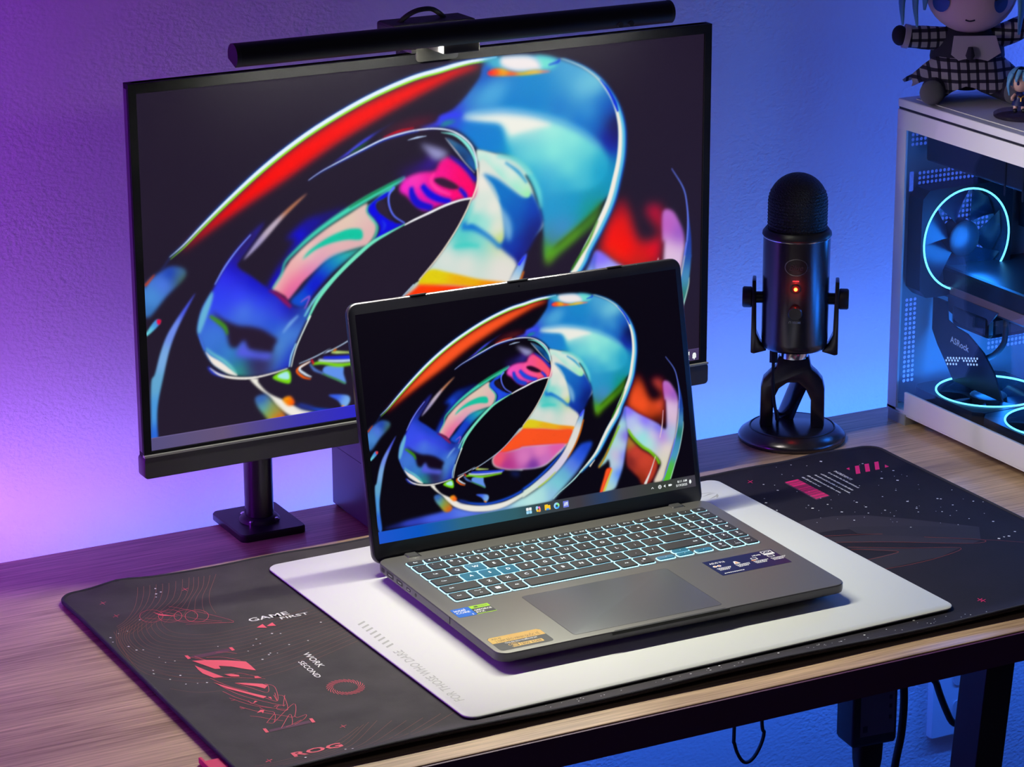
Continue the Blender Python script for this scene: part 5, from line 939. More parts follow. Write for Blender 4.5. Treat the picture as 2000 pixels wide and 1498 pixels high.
g = G(); g.tube([(.0, .0, .2925), (.06, .012, .2925), (.10, .008, .2925)], .013, 10, flat=(1, 1.3)); g.tube([(.10, .008, .2925), (.135, -.010, .2925), (.1585, -.022, .2925)], .012, 10, flat=(1, 1.2)); g.build('arm_link', M_blackmetal, arm)
g = G(); g.box(.1085, .2085, -.0395, -.034, .2425, .3425); g.build('mount_plate', M_blackmetal, arm, smooth=0)

# ------------------------------------------------------------------ light bar hanging on the monitor
BY = -.1225
lamp = thing('light_bar', 'slim black light bar clipped on the top edge of the monitor', 'light bar', (-.0385, BY, .468), MYAW)
def profile(r=.0110):
    # round back and top, flat emitting face underneath
    pts = []
    for i in range(19):
        a = math.radians(-62 + i*(62+200)/18); pts.append((-r*math.cos(a), r*math.sin(a)))   # (y,z): front is -y
    return pts
PRF = profile(); n = len(PRF); ZB = .0293; TX, TY = -.0165, -.0325
def bar_len(name, xa, xb, m, scale=1.0):
    g = G(); vs = []
    for x in (xa, xb): vs += [(x+TX, y*scale+TY, ZB + z*scale) for y, z in PRF]
    fs = [(i, (i+1) % n, n+(i+1) % n, n+i) for i in range(n)] + [tuple(range(n-1, -1, -1)), tuple(range(n, 2*n))]
    g.add(vs, fs); return g.build(name, m, lamp, smooth=50)
M_bar = mat('light_bar_black', (.011, .010, .014), .48, metal=.25)
bar_len('tube', -.2180, .2270, M_bar); bar_len('end_cap', -.2222, -.2180, M_blackmatte, 1.01); bar_len('end_cap', .2270, .2305, M_blackmatte, 1.01)
ya, za = PRF[0]; yb, zb_ = PRF[-1]
fa, fb = (ya+(yb-ya)*.14, ZB+za+(zb_-za)*.14-.0002), (ya+(yb-ya)*.9, ZB+za+(zb_-za)*.9-.0002)
g = G(); fa, fb = (fa[0]+TY, fa[1]), (fb[0]+TY, fb[1]); g.add([(-.212+TX, *fa), (.220+TX, *fa), (.220+TX, *fb), (-.212+TX, *fb)], [(3, 2, 1, 0)])
g.build('diffuser', mat('lamp_diffuser', (.8, .8, .75), .5, emit=(1, .96, .88), es=1.6), lamp, smooth=0)
for x in (.170, .182): 
    g = G(); g.lathe([(.0028, 0), (.0028, .0012), (0, .0014)], 14, (x, 0, 0)); g.v = [(a+TX, TY-.0098 - c*.9, ZB - .0058 + b) for a, b, c in g.v]; g.build('touch_button', mat('button_grey', (.06, .06, .065), .35), lamp)
bl = area('light_bar_light', (TX, TY+.0075, .0202), (TX, -1.0, -.35), .43, .005, BAR_W, (1.0, .98, .80)); bl.parent = lamp
bl = area('light_bar_light', (TX, TY+.0045, .0192), (TX, TY-.20, -.6), .43, .005, BAR_W*.2, (1.0, .98, .80)); bl.parent = lamp
# clip: front tongue over the bezel, bridge over the top, counterweight behind
g = xz(G()); g.slab(.0440, .0175, .0035, [(0, -.0030), (0, -.0004), (.0006, 0)], c=(-.0130, .0052), n=5); g.T = Matrix.Identity(4)
g.v = [(x, y+.0148-.0030, z) for x, y, z in g.v]; g.build('clip_tongue', mat('clip_grey', (.05, .05, .05), .5), lamp)
g = G(); g.box(-.040, .020, .0120, .040, .0050, .0085); g.build('clip_bridge', mat('clip_metal', (.4, .4, .38), .3, metal=.8), lamp, smooth=0, bevel=.0006)
g = G(); g.prism([(-.058, .014), (.030, .014), (.030, .050), (-.058, .050)], .0095, .0325); g.build('counterweight', M_blackmatte, lamp, smooth=0, bevel=.003)
g = G(); g.box(-.036, .016, .030, .055, -.055, .012); g.build('rear_clamp', M_blackmatte, lamp, smooth=0, bevel=.002)
g = G(); g.box(-.030, .008, -.034, .016, .0110, .0215); g.build('bar_holder', M_blackmatte, lamp, smooth=0, bevel=.001)
g = G(); g.tube(curve_pts([(-.046, .030, .030), (-.036, .028, .038), (-.026, .026, .0425), (-.012, .028, .0425), (-.002, .032, .038), (.006, .034, .032)], 5), .0024, 8); g.build('cable', M_rubber, lamp)

# ------------------------------------------------------------------ dark box behind the laptop
spk = thing('desktop_speaker', 'dark box shaped speaker half hidden behind the laptop lid', 'speaker', (-.0723, -.0455, 0), 0)
g = G(); g.slab(.100, .0945, .008, [(.004, 0), (0, .004), (0, .0655), (.0004, .0658), (.0004, .0668), (0, .0671), (0, .150), (.003, .153)], n=5)
g.build('cabinet', mat('speaker_satin_black', (.055, .045, .07), .32), spk)
g = G(); g.box(-.044, .044, -.0486, -.0472, .012, .142); g.build('grille', mat('speaker_cloth', (.012, .012, .014), .9, bump=(1800, .6, .0006)), spk, smooth=0, bevel=.0004)
# ------------------------------------------------------------------ microphone
mic = thing('microphone', 'black desk microphone with glowing red dot on a round base', 'microphone', (.4010, -.0425, 0), -.5857)
M_mic = mat('mic_satin_black', (.085, .078, .092), .25, metal=.85)
M_micd = mat('mic_dark', (.010, .009, .013), .42, metal=.2)
g = G(); g.lathe([(.0560, 0), (.0575, .0015), (.0578, .0045), (.0560, .0075), (.0500, .0118), (.0462, .0138), (.0452, .0132), (.0445, .0140), (.0430, .0148), (0, .0148)], 56); base_o = g.build('base', M_mic, mic)
g = G(); g.tube([(.0455*math.cos(a*2*PI/48), .0455*math.sin(a*2*PI/48), .0141) for a in range(50)], .0007, 6); g.build('base_ring', M_micd, mic)
# horseshoe stand
HS = [(-.035, .0145), (-.0345, .058), (-.032, .068), (-.025, .0755), (-.0185, .081), (-.0165, .0925), (.0165, .0925), (.0185, .081), (.025, .0755), (.031, .068), (.0335, .058), (.034, .0145),
      (.0195, .0145), (.0190, .045), (.0135, .057), (.005, .0640), (-.006, .0640), (-.0150, .057), (-.0205, .045), (-.021, .0145)]
g = G(); g.prism(HS, -.0085, .0085); g.v = [(x, -z, y) for x, y, z in g.v]; g.f = [f[::-1] for f in g.f]
g.build('stand_fork', M_mic, mic, smooth=30, bevel=.0022)
g = G(); g.tube(curve_pts([(.009, .004, .066), (.002, .014, .046), (-.008, .028, .0148)], 5), .0115, 8, flat=(.6, 1.0)); g.build('stand_strut', M_mic, mic)
# side arms reaching up to the knobs
for s in (-1, 1):
    g = G(); g.prism([(s*.0458, .177), (s*.0462, .097), (s*.0425, .0962), (s*.0290, .1000), (s*.0360, .1075), (s*.0405, .1180), (s*.0418, .177)], -.0105, .0105)
    g.v = [(x, -z, y) for x, y, z in g.v]; g.f = [f[::-1] for f in g.f]
    g.build('side_arm', M_mic, mic, smooth=30, bevel=.0012)
for s in (-1, 1):
    g = G(); g.lathe([(.0062, .030), (.0062, .0452), (.0100, .0456), (.0112, .0470), (.0112, .0545), (.0100, .0560), (0, .0560)], 24, axis='X'); g.v = [(s*x, y, z+.1560) for x, y, z in g.v]
    if s < 0: g.f = [f[::-1] for f in g.f]
    g.build('side_knob', M_micd, mic)
g = G(); g.lathe([(.0150, .0915), (.0150, .1000), (.0160, .1015), (0, .1015)], 28); g.build('mount_stem', M_chrome, mic)
g = G(); g.lathe([(0, .1012), (.026, .1012), (.0320, .1030), (.0345, .1065), (.0352, .1120), (.0354, .2240), (.0340, .2252)], 48); g.build('body', M_mic, mic)
g = G(); g.lathe([(.0350, .2246), (.0366, .2262), (.0362, .2290), (.0335, .2325), (.0312, .2330)], 48); g.build('collar_ring', M_micd, mic)
g = G(); g.lathe([(.0356, .2238), (.0358, .2243), (.0356, .2248)], 48); g.build('trim_ring', M_chrome, mic)
g = G(); prof = [(.0308, .2322), (.0311, .245), (.0311, .2605)]
for i in range(1, 11): a = PI/2*i/10; prof.append((.0311*math.cos(a) if i < 10 else 0, .2605 + .0313*math.sin(a)))
g.lathe(prof, 40)
M_grille = mat('mic_grille_mesh', (.012, .011, .016), .5, metal=.4)
_nt = M_grille.node_tree; _tc = _nt.nodes.new('ShaderNodeTexCoord'); _vo = _nt.nodes.new('ShaderNodeTexVoronoi'); _vo.inputs['Scale'].default_value = 620; _bp = _nt.nodes.new('ShaderNodeBump'); _bp.inputs['Strength'].default_value = .9; _bp.inputs['Distance'].default_value = .0012
_nt.links.new(_tc.outputs['Object'], _vo.inputs['Vector']); _nt.links.new(_vo.outputs['Distance'], _bp.inputs['Height']); _nt.links.new(_bp.outputs['Normal'], _nt.nodes['Principled BSDF'].inputs['Normal'])
g.build('grille', M_grille, mic)
for k in range(12):   # fine wire rings of the mesh head
    z = .2350 + k*.0034; rr = .0312 if z < .2605 else math.sqrt(max(0, .0312**2-(z-.2605)**2)); g = G(); g.tube([(rr*math.cos(a*2*PI/40), rr*math.sin(a*2*PI/40), z) for a in range(42)], .00045, 5); g.build('grille_ring', M_grille, mic)
def on_body(gg, zc, lift=.0002):
    """wrap flat x/y art onto the front of the cylinder body"""
    out = []
    for x, y, z in gg.v:
        a = x/.0354; r = .0354 + lift + z; out.append((r*math.sin(a), -r*math.cos(a), zc + y))
    gg.v = out; return gg
g = G(); ov = [(.0118*math.cos(2*PI*i/32), .0088*math.sin(2*PI*i/32)) for i in range(34)]; g.line(ov, .0009, 0); on_body(g, .1985).build('logo_oval', M_chrome, mic, smooth=0)
g = G(); g.text('Blue', .0062, (0, 0), 0, 0, 0, 'C', shear=.35, width=.0145); on_body(g, .1985).build('logo_lettering', mat('logo_dim_grey', (.035, .03, .045), .4), mic, smooth=0)
g = G(); g.text('mute', .0022, (0, 0), 0, 0, 0, 'C', width=.0068, bold=.01); on_body(g, .1842).build('printed_lettering', mat('mic_print_grey', (.5, .48, .52), .5), mic, smooth=0)
g = G(); g.text('VOLUME', .0022, (.0012, -.0011), 0, width=.0088, bold=.01); g.v = [(x-.004, y, z) for x, y, z in g.v]; g.line([(-.0062, -.001), (-.0062, .0006), (-.0052, .0014), (-.0042, .0006), (-.0042, -.001)], .0005, 0); on_body(g, .1388).build('printed_lettering', mat('mic_print_grey'), mic, smooth=0)
g = G(); g.lathe([(.0046, .0345), (.0046, .0368), (.0038, .0374), (0, .0374)], 20, axis='Y'); g.v = [(x, -y, z+.1755) for x, y, z in g.v]; g.f = [f[::-1] for f in g.f]; g.build('mute_button', M_micd, mic)
g = G(); g.lathe([(.0019, .0370), (.0019, .0380), (0, .0384)], 14, axis='Y'); g.v = [(x, -y, z+.1755) for x, y, z in g.v]; g.f = [f[::-1] for f in g.f]
g.build('indicator_light', mat('red_led', (.3, 0, 0), .4, emit=(1, .06, .01), es=18), mic, label='small glowing red indicator light')
_ld = bpy.data.lights.new('indicator_glow', 'POINT'); _ld.energy = .03; _ld.color = (1, .02, .01); _ld.shadow_soft_size = .002
_lo = bpy.data.objects.new('indicator_glow', _ld); COL.objects.link(_lo); _lo.parent = mic; _lo.location = (0, -.0425, .1755)
g = G(); g.lathe([(.0074, .0345), (.0076, .0400), (.0066, .0415), (0, .0415)], 24, axis='Y'); g.v = [(x, -y, z+.1497) for x, y, z in g.v]; g.f = [f[::-1] for f in g.f]; g.build('volume_knob', M_mic, mic)
g = G(); g.tube(curve_pts([(-.0215, -.004, .1015), (-.0215, -.006, .086)], 2), .0046, 8); g.build('cable_plug', M_rubber, mic)
g = G(); g.tube(curve_pts([(-.0215, -.006, .088), (-.0215, -.008, .065), (-.0200, -.012, .045), (-.0170, -.012, .030), (-.0165, .006, .0185), (-.016, .040, .0165), (-.010, .062, .004), (.0, .075, -.03)], 6), .0019, 8); g.build('cable', M_rubber, mic)
# ------------------------------------------------------------------ computer case
PX, PXR, PYB, PYF = .5330, .7520, -.0300, -.4450
pc = thing('computer_case', 'white computer case with glass side and glowing blue fan rings', 'computer case', ((PX+PXR)/2, (PYB+PYF)/2, 0))
off = Vector((-(PX+PXR)/2, -(PYB+PYF)/2, 0))
def pcb(gg, name, m, parent=None, **k): return gg.build(name, m, parent or pc, loc=off if parent is None else (0, 0, 0), **k)
M_case = mat('case_white_paint', (.76, .76, .79), .4)
M_ring = mat('fan_ring_light', (.1, .3, .4), .4, emit=(.14, .68, 1.0), es=3.2)
M_int = mat('case_inside_white', (.55, .56, .62), .5)
M_dark = mat('component_black', (.014, .014, .018), .4)
g = G(); g.box(PX, PXR, PYF, PYB, .3470, .3560); pcb(g, 'top_cover', M_case, smooth=0, bevel=.0012)
g = G(); g.box(PX+.012, PXR-.012, PYF+.02, PYB-.016, .3560, .3568); pcb(g, 'dust_filter', mat('filter_grey_mesh', (.66, .64, .66), .7, bump=(1500, .6, .0005)), smooth=0)
g = G(); g.box(PX+.0012, PXR, PYF, PYB-.001, .3445, .3472); pcb(g, 'shadow_gap', M_dark, smooth=0)
g = G(); g.box(PX, PX+.003, PYF, PYB, .3240, .3445); pcb(g, 'top_rail', M_case, smooth=0, bevel=.0005)
g = G(); g.box(PX, PX+.003, PYB-.0165, PYB, .012, .3240); pcb(g, 'rear_post', M_case, smooth=0, bevel=.0005)
g = G(); g.box(PX-.0006, PX+.003, PYF, PYB-.032, .0120, .0370); pcb(g, 'bottom_rail', M_case, smooth=0, bevel=.0005)
g = G(); g.box(PX, PXR, PYF, PYB, .0100, .0150); pcb(g, 'floor_plate', M_case, smooth=0)
g = G(); g.box(PXR-.004, PXR, PYF, PYB, .012, .345); pcb(g, 'far_side_panel', M_case, smooth=0)
g = G(); g.box(PX, PXR, PYF-.003, PYF, .012, .345); pcb(g, 'front_panel', M_case, smooth=0)
g = G(); g.box(PX+.0004, PX+.0020, PYF, PYB-.001, .0240, .3242); pcb(g, 'side_glass', glass_mat('tinted_side_glass', (.80, .88, .97)), smooth=0)
for y in (PYB-.0195, PYF+.03):
    for x in (PX+.013, PXR-.013):
        g = G(); g.slab(.029, .033, .002, [(0, 0), (0, .0115), (.001, .0125)], c=(x, y)); pcb(g, 'foot', mat('foot_grey', (.4, .42, .46), .45))
# rear panel with real perforations
def rear_panel():
    g = G(); y = PYB-.0035; p = .0054; X0, Z0 = PX+.0052, .0150; nx, nz = 39, 60
    def perf(i, j):
        x, z = X0+(i+.5)*p, Z0+(j+.5)*p
        if .5465 < x < .5640 and .034 < z < .133: return 1
        if .5495 < x < .600 and .303 < z < .335: return 1
        if .5600 < x < .640 and .258 < z < .2735: return 1
        if math.hypot(x-.608, z-.1985) < .052: return 1
        if .66 < x < .74 and .06 < z < .12: return 1
        return 2 if (.5470 < x < .5525 and .2545 < z < .2735) else 0
    for i in range(nx):
        for j in range(nz):
            x0, z0 = X0+i*p, Z0+j*p; k = perf(i, j)
            if k == 0: g.add([(x0, y, z0), (x0+p, y, z0), (x0+p, y, z0+p), (x0, y, z0+p)], [(0, 1, 2, 3)])
            elif k == 1:
                c = (x0+p/2, z0+p/2); o_ = []; q = []
                for t in range(8):
                    a = math.radians(22.5+45*t); q.append((c[0]+.00195*math.cos(a), y, c[1]+.00195*math.sin(a)))
                    s_ = max(abs(math.cos(a)), abs(math.sin(a))); o_.append((c[0]+p/2*math.cos(a)/s_, y, c[1]+p/2*math.sin(a)/s_))
                cr = [(x0+p, y, z0+p), (x0, y, z0+p), (x0, y, z0), (x0+p, y, z0)]
                fs = [(t, (t+1) % 8, 8+(t+1) % 8, 8+t) for t in range(8)]
                g.add(o_+q, [f[::-1] for f in fs])
                for t, cc in zip((0, 2, 4, 6), cr): g.add([o_[t], cc, o_[t+1]], [(0, 1, 2)])
    return g
pcb(rear_panel(), 'rear_panel', mat('rear_panel_steel', (.42, .36, .38), .5), smooth=0)
# motherboard tray and board
g = G(); g.box(PXR-.030, PXR-.028, PYF, PYB-.004, .016, .345); pcb(g, 'motherboard_tray', M_int, smooth=0)
g = G(); g.box(PXR-.0335, PXR-.031, -.285, -.042, .075, .325); pcb(g, 'motherboard', mat('circuit_board_black', (.012, .014, .02), .4), smooth=0)
for y0, y1, z0, z1, t in ((-.075, -.043, .20, .315, .028), (-.20, -.09, .292, .318, .022), (-.262, -.246, .17, .305, .030), (-.245, -.233, .17, .305, .030)):
    g = G(); g.box(PXR-.034-t, PXR-.034, y0, y1, z0, z1); pcb(g, 'heatsink', M_dark, smooth=0, bevel=.0015)
# fans
def fan(c, axis, parent_name):
    f = G(); s = .0600; R = .0565; vs = []; t0, t1 = -.0125, .0125
    N = 40
    for zz in (t0, t1):
        for r_sq in (0, 1):
            for i in range(N):
                a = 2*PI*(i+.5)/N; m_ = max(abs(math.cos(a)), abs(math.sin(a)))
                rr = R if not r_sq else min(s/m_, .078); vs.append((rr*math.cos(a), rr*math.sin(a), zz))
    q = lambda k, i: k*N + i % N
    fs = []
    for i in range(N): fs += [(q(2, i), q(3, i), q(3, i+1), q(2, i+1)), (q(0, i+1), q(1, i+1), q(1, i), q(0, i)), (q(0, i), q(2, i), q(2, i+1), q(0, i+1)), (q(1, i+1), q(3, i+1), q(3, i), q(1, i))]
    f.add(vs, fs)
    M4 = Matrix.Translation(c) @ (Matrix.Rotation(PI/2, 4, 'X') if axis == 'Y' else Matrix.Identity(4))
    o = put('fan', f.mesh('fan', M_dark, 40), pc); o.matrix_basis = Matrix.Translation(off) @ M4
    h = G(); h.tube([(.0562*math.cos(a*2*PI/56), .0562*math.sin(a*2*PI/56), .0128) for a in range(58)], .0011, 8); h.build('light_ring', M_ring, o)
    h = G(); h.lathe([(.020, -.008), (.020, .0085), (.018, .0100), (0, .0102)], 24); h.build('hub', M_dark, o)
    b = G(); vs = []; nn = 6
    for k in range(nn+1):
        u = k/nn; r = .0195 + u*.0345; a0 = -.30 - .25*u; a1 = .32 + .30*u*(1-.4*u)
        for a, z in ((a0, -.007), ((a0+a1)/2, .0015), (a1, .0065)): vs.append((r*math.cos(a), r*math.sin(a), z))
    b.add(vs, [(3*k+j, 3*k+j+1, 3*k+4+j, 3*k+3+j) for k in range(nn) for j in range(2)])
    bm_ = b.mesh('blade', mat('fan_blade_smoke', (.008, .014, .024), .3), 60)
    for k in range(7): put('blade', bm_, o, rot=(0, 0, 2*PI*k/7))
    l = bpy.data.lights.new('fan_light', 'POINT'); l.energy = FAN_W; l.color = (.02, .26, 1); l.shadow_soft_size = .03
    lo = bpy.data.objects.new('fan_light', l); COL.objects.link(lo); lo.parent = o; lo.location = (0, 0, .030)
fan((.6083, -.0475, .1985), 'Y', pc)
fan((.6000, -.1220, .0320), 'Z', pc); fan((.6000, -.2440, .0320), 'Z', pc); fan((.6000, -.3660, .0320), 'Z', pc)
# radiator block under the roof
g = G(); g.box(.5600, .7000, -.400, -.0460, .2880, .3300); pcb(g, 'radiator', mat('radiator_slate', (.03, .032, .05), .35, metal=.3), smooth=0, bevel=.003)
for y in (-.185, -.215, -.305):
    g = G(); g.box(.5592, .5602, y-.0012, y+.0012, .279, .329); pcb(g, 'radiator_seam', M_dark, smooth=0)
# pump block with tube
g = G(); g.T = Matrix.Translation((.690, -.150, .235)) @ Matrix.Rotation(-PI/2, 4, 'Y'); g.lathe([(.032, -.025), (.032, .004), (.029, .007), (0, .007)], 32); pcb(g, 'pump_block', M_dark)
# graphics card
g = G(); g.box(.5900, .7170, -.2200, -.0400, .1330, .1680); card = pcb(g, 'graphics_card', M_dark, smooth=0, bevel=.004)
g = G(); g.box(.5888, .5906, -.2100, -.0500, .1370, .1480); g.build('card_stripe', mat('card_stripe_rust', (.30, .15, .13), .4), card, smooth=0)
g = G(); g.box(.5860, .6400, -.1350, -.0660, .1060, .1330); g.build('card_shroud', mat('shroud_gloss', (.012, .012, .016), .12), card, smooth=0, bevel=.006)
g = G(); g.prism([(-.148, .140), (-.060, .140), (-.060, .122), (-.095, .112), (-.126, .116)], 0, .002); g.v = [(.5890 - z, x, y) for x, y, z in g.v]; g.f = [f[::-1] for f in g.f]; g.build('card_fin', mat('card_fin_blue', (.04, .05, .09), .15), card, smooth=0)
# slanted bracket plate carrying the maker's lettering
g = G(); PLX = .5840
g.prism([(-.0400, .1330), (-.0400, .0963), (-.0508, .0814), (-.0660, .0661), (-.0820, .0480), (-.1700, .0480), (-.1524, .0761), (-.1332, .0926), (-.1162, .1007), (-.1030, .1065), (-.0845, .1086), (-.0680, .1130), (-.0640, .1330)][::-1], 0, .002)
g.v = [(PLX - z, x, y) for x, y, z in g.v]
plate = pcb(g, 'bracket_plate', mat('plate_black', (.010, .011, .018), .35), smooth=0)
g = G(); g.text('ASRock', .0068, (0, 0), 0, width=.0335, bold=.015); g.v = [(PLX-.0024, -.0745-x, .0905 + y - .10*x) for x, y, z in g.v]; g.f = [f[::-1] for f in g.f]; g.build('plate_lettering', mat('lettering_silver', (.6, .62, .66), .4, emit=(.35, .42, .5), es=.35), plate, smooth=0)
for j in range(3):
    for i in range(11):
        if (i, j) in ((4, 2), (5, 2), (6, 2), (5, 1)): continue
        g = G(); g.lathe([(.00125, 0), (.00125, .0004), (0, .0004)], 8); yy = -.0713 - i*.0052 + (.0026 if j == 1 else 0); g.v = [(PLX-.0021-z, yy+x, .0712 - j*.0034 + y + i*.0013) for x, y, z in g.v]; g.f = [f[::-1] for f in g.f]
        g.build('plate_dot', mat('perforation_glow', (.5, .6, .7), .4, emit=(.6, .75, 1), es=.9), plate, smooth=0)  # emissive discs paint brightness into the plate's perforations
g = G(); g.tube(curve_pts([(.600, -.146, .135), (.600, -.1462, .118), (.600, -.1440, .104), (.600, -.1314, .0897), (.602, -.1141, .0794), (.606, -.098, .074)], 6), .0032, 10); pcb(g, 'power_cable', M_rubber)
# ------------------------------------------------------------------ plush doll sitting on the case (plain rag doll)
TOPZ = .3568
doll = thing('plush_doll', 'seated plush doll with blue hair and grey plaid dress on the case', 'doll', (.5960, -.0650, TOPZ), -.47)
M_skin = mat('plush_skin', (.60, .44, .46), .9, bump=(500, .25, .0006)); M_plaid = mat('plush_plaid', (.36, .34, .38), .9)
_nt = M_plaid.node_tree; _b = _nt.nodes['Principled BSDF']; _tc = _nt.nodes.new('ShaderNodeTexCoord'); _L = _nt.links.new
_prev = None
for ax_, sc_ in ((0, 52), (2, 52)):
    _w = _nt.nodes.new('ShaderNodeTexWave'); _w.inputs['Scale'].default_value = sc_*.62; _w.bands_direction = 'X' if ax_ == 0 else 'Z'
    _r = _nt.nodes.new('ShaderNodeValToRGB'); _r.color_ramp.elements[0].position = .70; _r.color_ramp.elements[0].color = (1, 1, 1, 1); _r.color_ramp.elements[1].position = .80; _r.color_ramp.elements[1].color = (.05, .05, .10, 1)
    _L(_tc.outputs['Object'], _w.inputs['Vector']); _L(_w.outputs['Color'], _r.inputs[0])
    _m = _nt.nodes.new('ShaderNodeMix'); _m.data_type = 'RGBA'; _m.blend_type = 'MULTIPLY'; _m.inputs[0].default_value = 1
    if _prev is None: _m.inputs[6].default_value = (.36, .34, .38, 1)
    else: _L(_prev, _m.inputs[6])
    _L(_r.outputs[0], _m.inputs[7]); _prev = _m.outputs[2]
_L(_prev, _b.inputs['Base Color'])
M_navy = mat('plush_navy', (.012, .012, .028), .85); M_hair = mat('plush_hair_blue', (.05, .26, .42), .85, mottle=(30, (.14, .42, .58))); M_sole = mat('plush_sole_grey', (.085, .095, .11), .9, mottle=(60, (.12, .12, .13)))
g = G(); g.ball((0, .006, .044), (.040, .030, .038)); g.build('torso', M_navy, doll)
g = G(); g.prism([(-.022, .050), (-.010, .0405), (.012, .0405), (.030, .052), (.024, .070), (-.020, .070)], .0268, .0290); g.v = [(x, -z+.004, y) for x, y, z in g.v]; g.f = [f[::-1] for f in g.f]; g.build('shirt_front', mat('plush_shirt', (.42, .38, .45), .9), doll, smooth=0)
g = G(); g.lathe([(.003, .0), (.005, .004), (.0025, .013)], 8, (-.003, -.029, .046)); g.build('tie', M_navy, doll)
# skirt: pleated cone spread over the legs
g = G(); vs = []; N = 48
for k, (r, z) in enumerate(((.034, .046), (.046, .036), (.058, .024), (.064, .016))):
    for i in range(N):
        a = 2*PI*i/N; w_ = 1 + .07*k/3*math.sin(a*9); fr = 1.0 if math.sin(a) < 0 else .62
        vs.append((r*w_*math.cos(a)*1.02, r*w_*math.sin(a)*.62*fr - .004, z - .004*k/3*math.sin(a*9+1) + (.004 if k == 3 and abs(math.cos(a)) > .7 else 0)))
g.add(vs, [(k*N+i, (k+1)*N+i, (k+1)*N+(i+1) % N, k*N+(i+1) % N) for k in range(3) for i in range(N)]); g.build('skirt', M_plaid, doll, smooth=60)
for s in (-1, 1):
    g = G(); g.tube(curve_pts([(s*.020, .010, .020), (s*.034, -.014, .015), (s*.043, -.040, .0135)], 4), [.016, .016, .0155, .015, .0145, .014, .0135, .0135, .0130], 16, mi=0); g.build('leg', M_navy, doll, smooth=60)
    g = G(); g.ball((s*.0435, -.0415, .0135), (.0132, .0065, .0132)); g.build('shoe_sole', M_sole, doll, smooth=60)
    zh = .066 if s < 0 else .082
    g = G(); g.tube(curve_pts([(s*.024, .004, .062), (s*.045, .0, .064 if s < 0 else .070), (s*.066, -.002, zh)], 4), [.0125]*6+[.0118]*3, 16); g.build('sleeve', M_plaid, doll, smooth=60)
    g = G(); g.tube([(s*.064, -.002, zh-.0005), (s*.0695, -.002, zh+.0005)], .0128, 16); g.build('cuff', mat('plush_cuff', (.45, .40, .48), .9), doll, smooth=60)
    g = G(); g.ball((s*.0735, -.002, zh+.001), (.0085, .0105, .0108)); g.build('hand', M_navy, doll, smooth=60)
g = G(); g.ball((0, -.004, .1180), (.0490, .042, .0480), 28, 18); g.build('head', M_skin, doll, smooth=60)
def on_face(x, z, lift=.0006): 
    u = 1 - (x/.0505)**2 - ((z-.118)/.048)**2; return (x, -.004 - .042*math.sqrt(max(u, .02)) - lift, z)
for s in (-1, 1):
    g = G(); c = (s*.0305-.0055, .1075); vs = [on_face(c[0], c[1])] + [on_face(c[0]+.0078*math.cos(2*PI*i/20), c[1]+.0115*math.sin(2*PI*i/20)) for i in range(20)]
    g.add(vs, [(0, 1+i, 1+(i+1) % 20) for i in range(20)]); g.build('eye', mat('plush_eye_blue', (.012, .06, .30), .6), doll, smooth=0)
    g = G(); vs = [on_face(c[0], c[1]+.004, .0010)] + [on_face(c[0]+.0074*math.cos(PI*i/12), c[1]+.002+.0090*math.sin(PI*i/12), .0010) for i in range(13)]
    g.add(vs, [(0, 1+i, 2+i) for i in range(12)]); g.build('eye_shade', M_navy, doll, smooth=0)
g = G(); g.tube([on_face(-.0108+.0012*i, .0890 - .0011*math.sin(PI*i/8)*1.2, .0002) for i in range(9)], .0008, 6); g.build('mouth', M_navy, doll)
# hair: cap plus separate locks
g = G(); vs = []; N = 36
for k in range(7):
    ph = .25 + (PI/2-.25)*k/6
    for i in range(N+1):
        a = -.50 + (PI+1.0)*i/N; vs.append((.0545*math.cos(ph)*math.cos(a), -.002+.047*math.cos(ph)*math.sin(a), .120+.0535*math.sin(ph)))
g.add(vs, [(k*(N+1)+i, k*(N+1)+i+1, (k+1)*(N+1)+i+1, (k+1)*(N+1)+i) for k in range(6) for i in range(N)]); g.build('hair_cap', M_hair, doll, smooth=60)
for pts, r in ((((-.044, -.022, .150), (-.051, -.026, .120), (-.0525, -.026, .098)), .0075), (((-.060, -.006, .150), (-.073, -.010, .112), (-.0725, -.012, .080)), .0085), (((-.055, -.012, .145), (-.061, -.018, .108), (-.0585, -.020, .079)), .0052), (((.040, -.028, .150), (.047, -.034, .110), (.0460, -.034, .073)), .0085), (((.058, -.004, .150), (.062, -.012, .112), (.0566, -.014, .080)), .0065), (((-.018, -.040, .156), (-.026, -.046, .144), (-.029, -.046, .136)), .0085), (((.010, -.040, .158), (.016, -.048, .146), (.020, -.048, .138)), .0085)):
    q = curve_pts(pts, 4); n_ = len(q); g = G(); g.tube(q, [r*(1-.75*(i/(n_-1))**2) for i in range(n_)], 10, flat=(1, .45)); g.build('hair_lock', M_hair, doll, smooth=60)

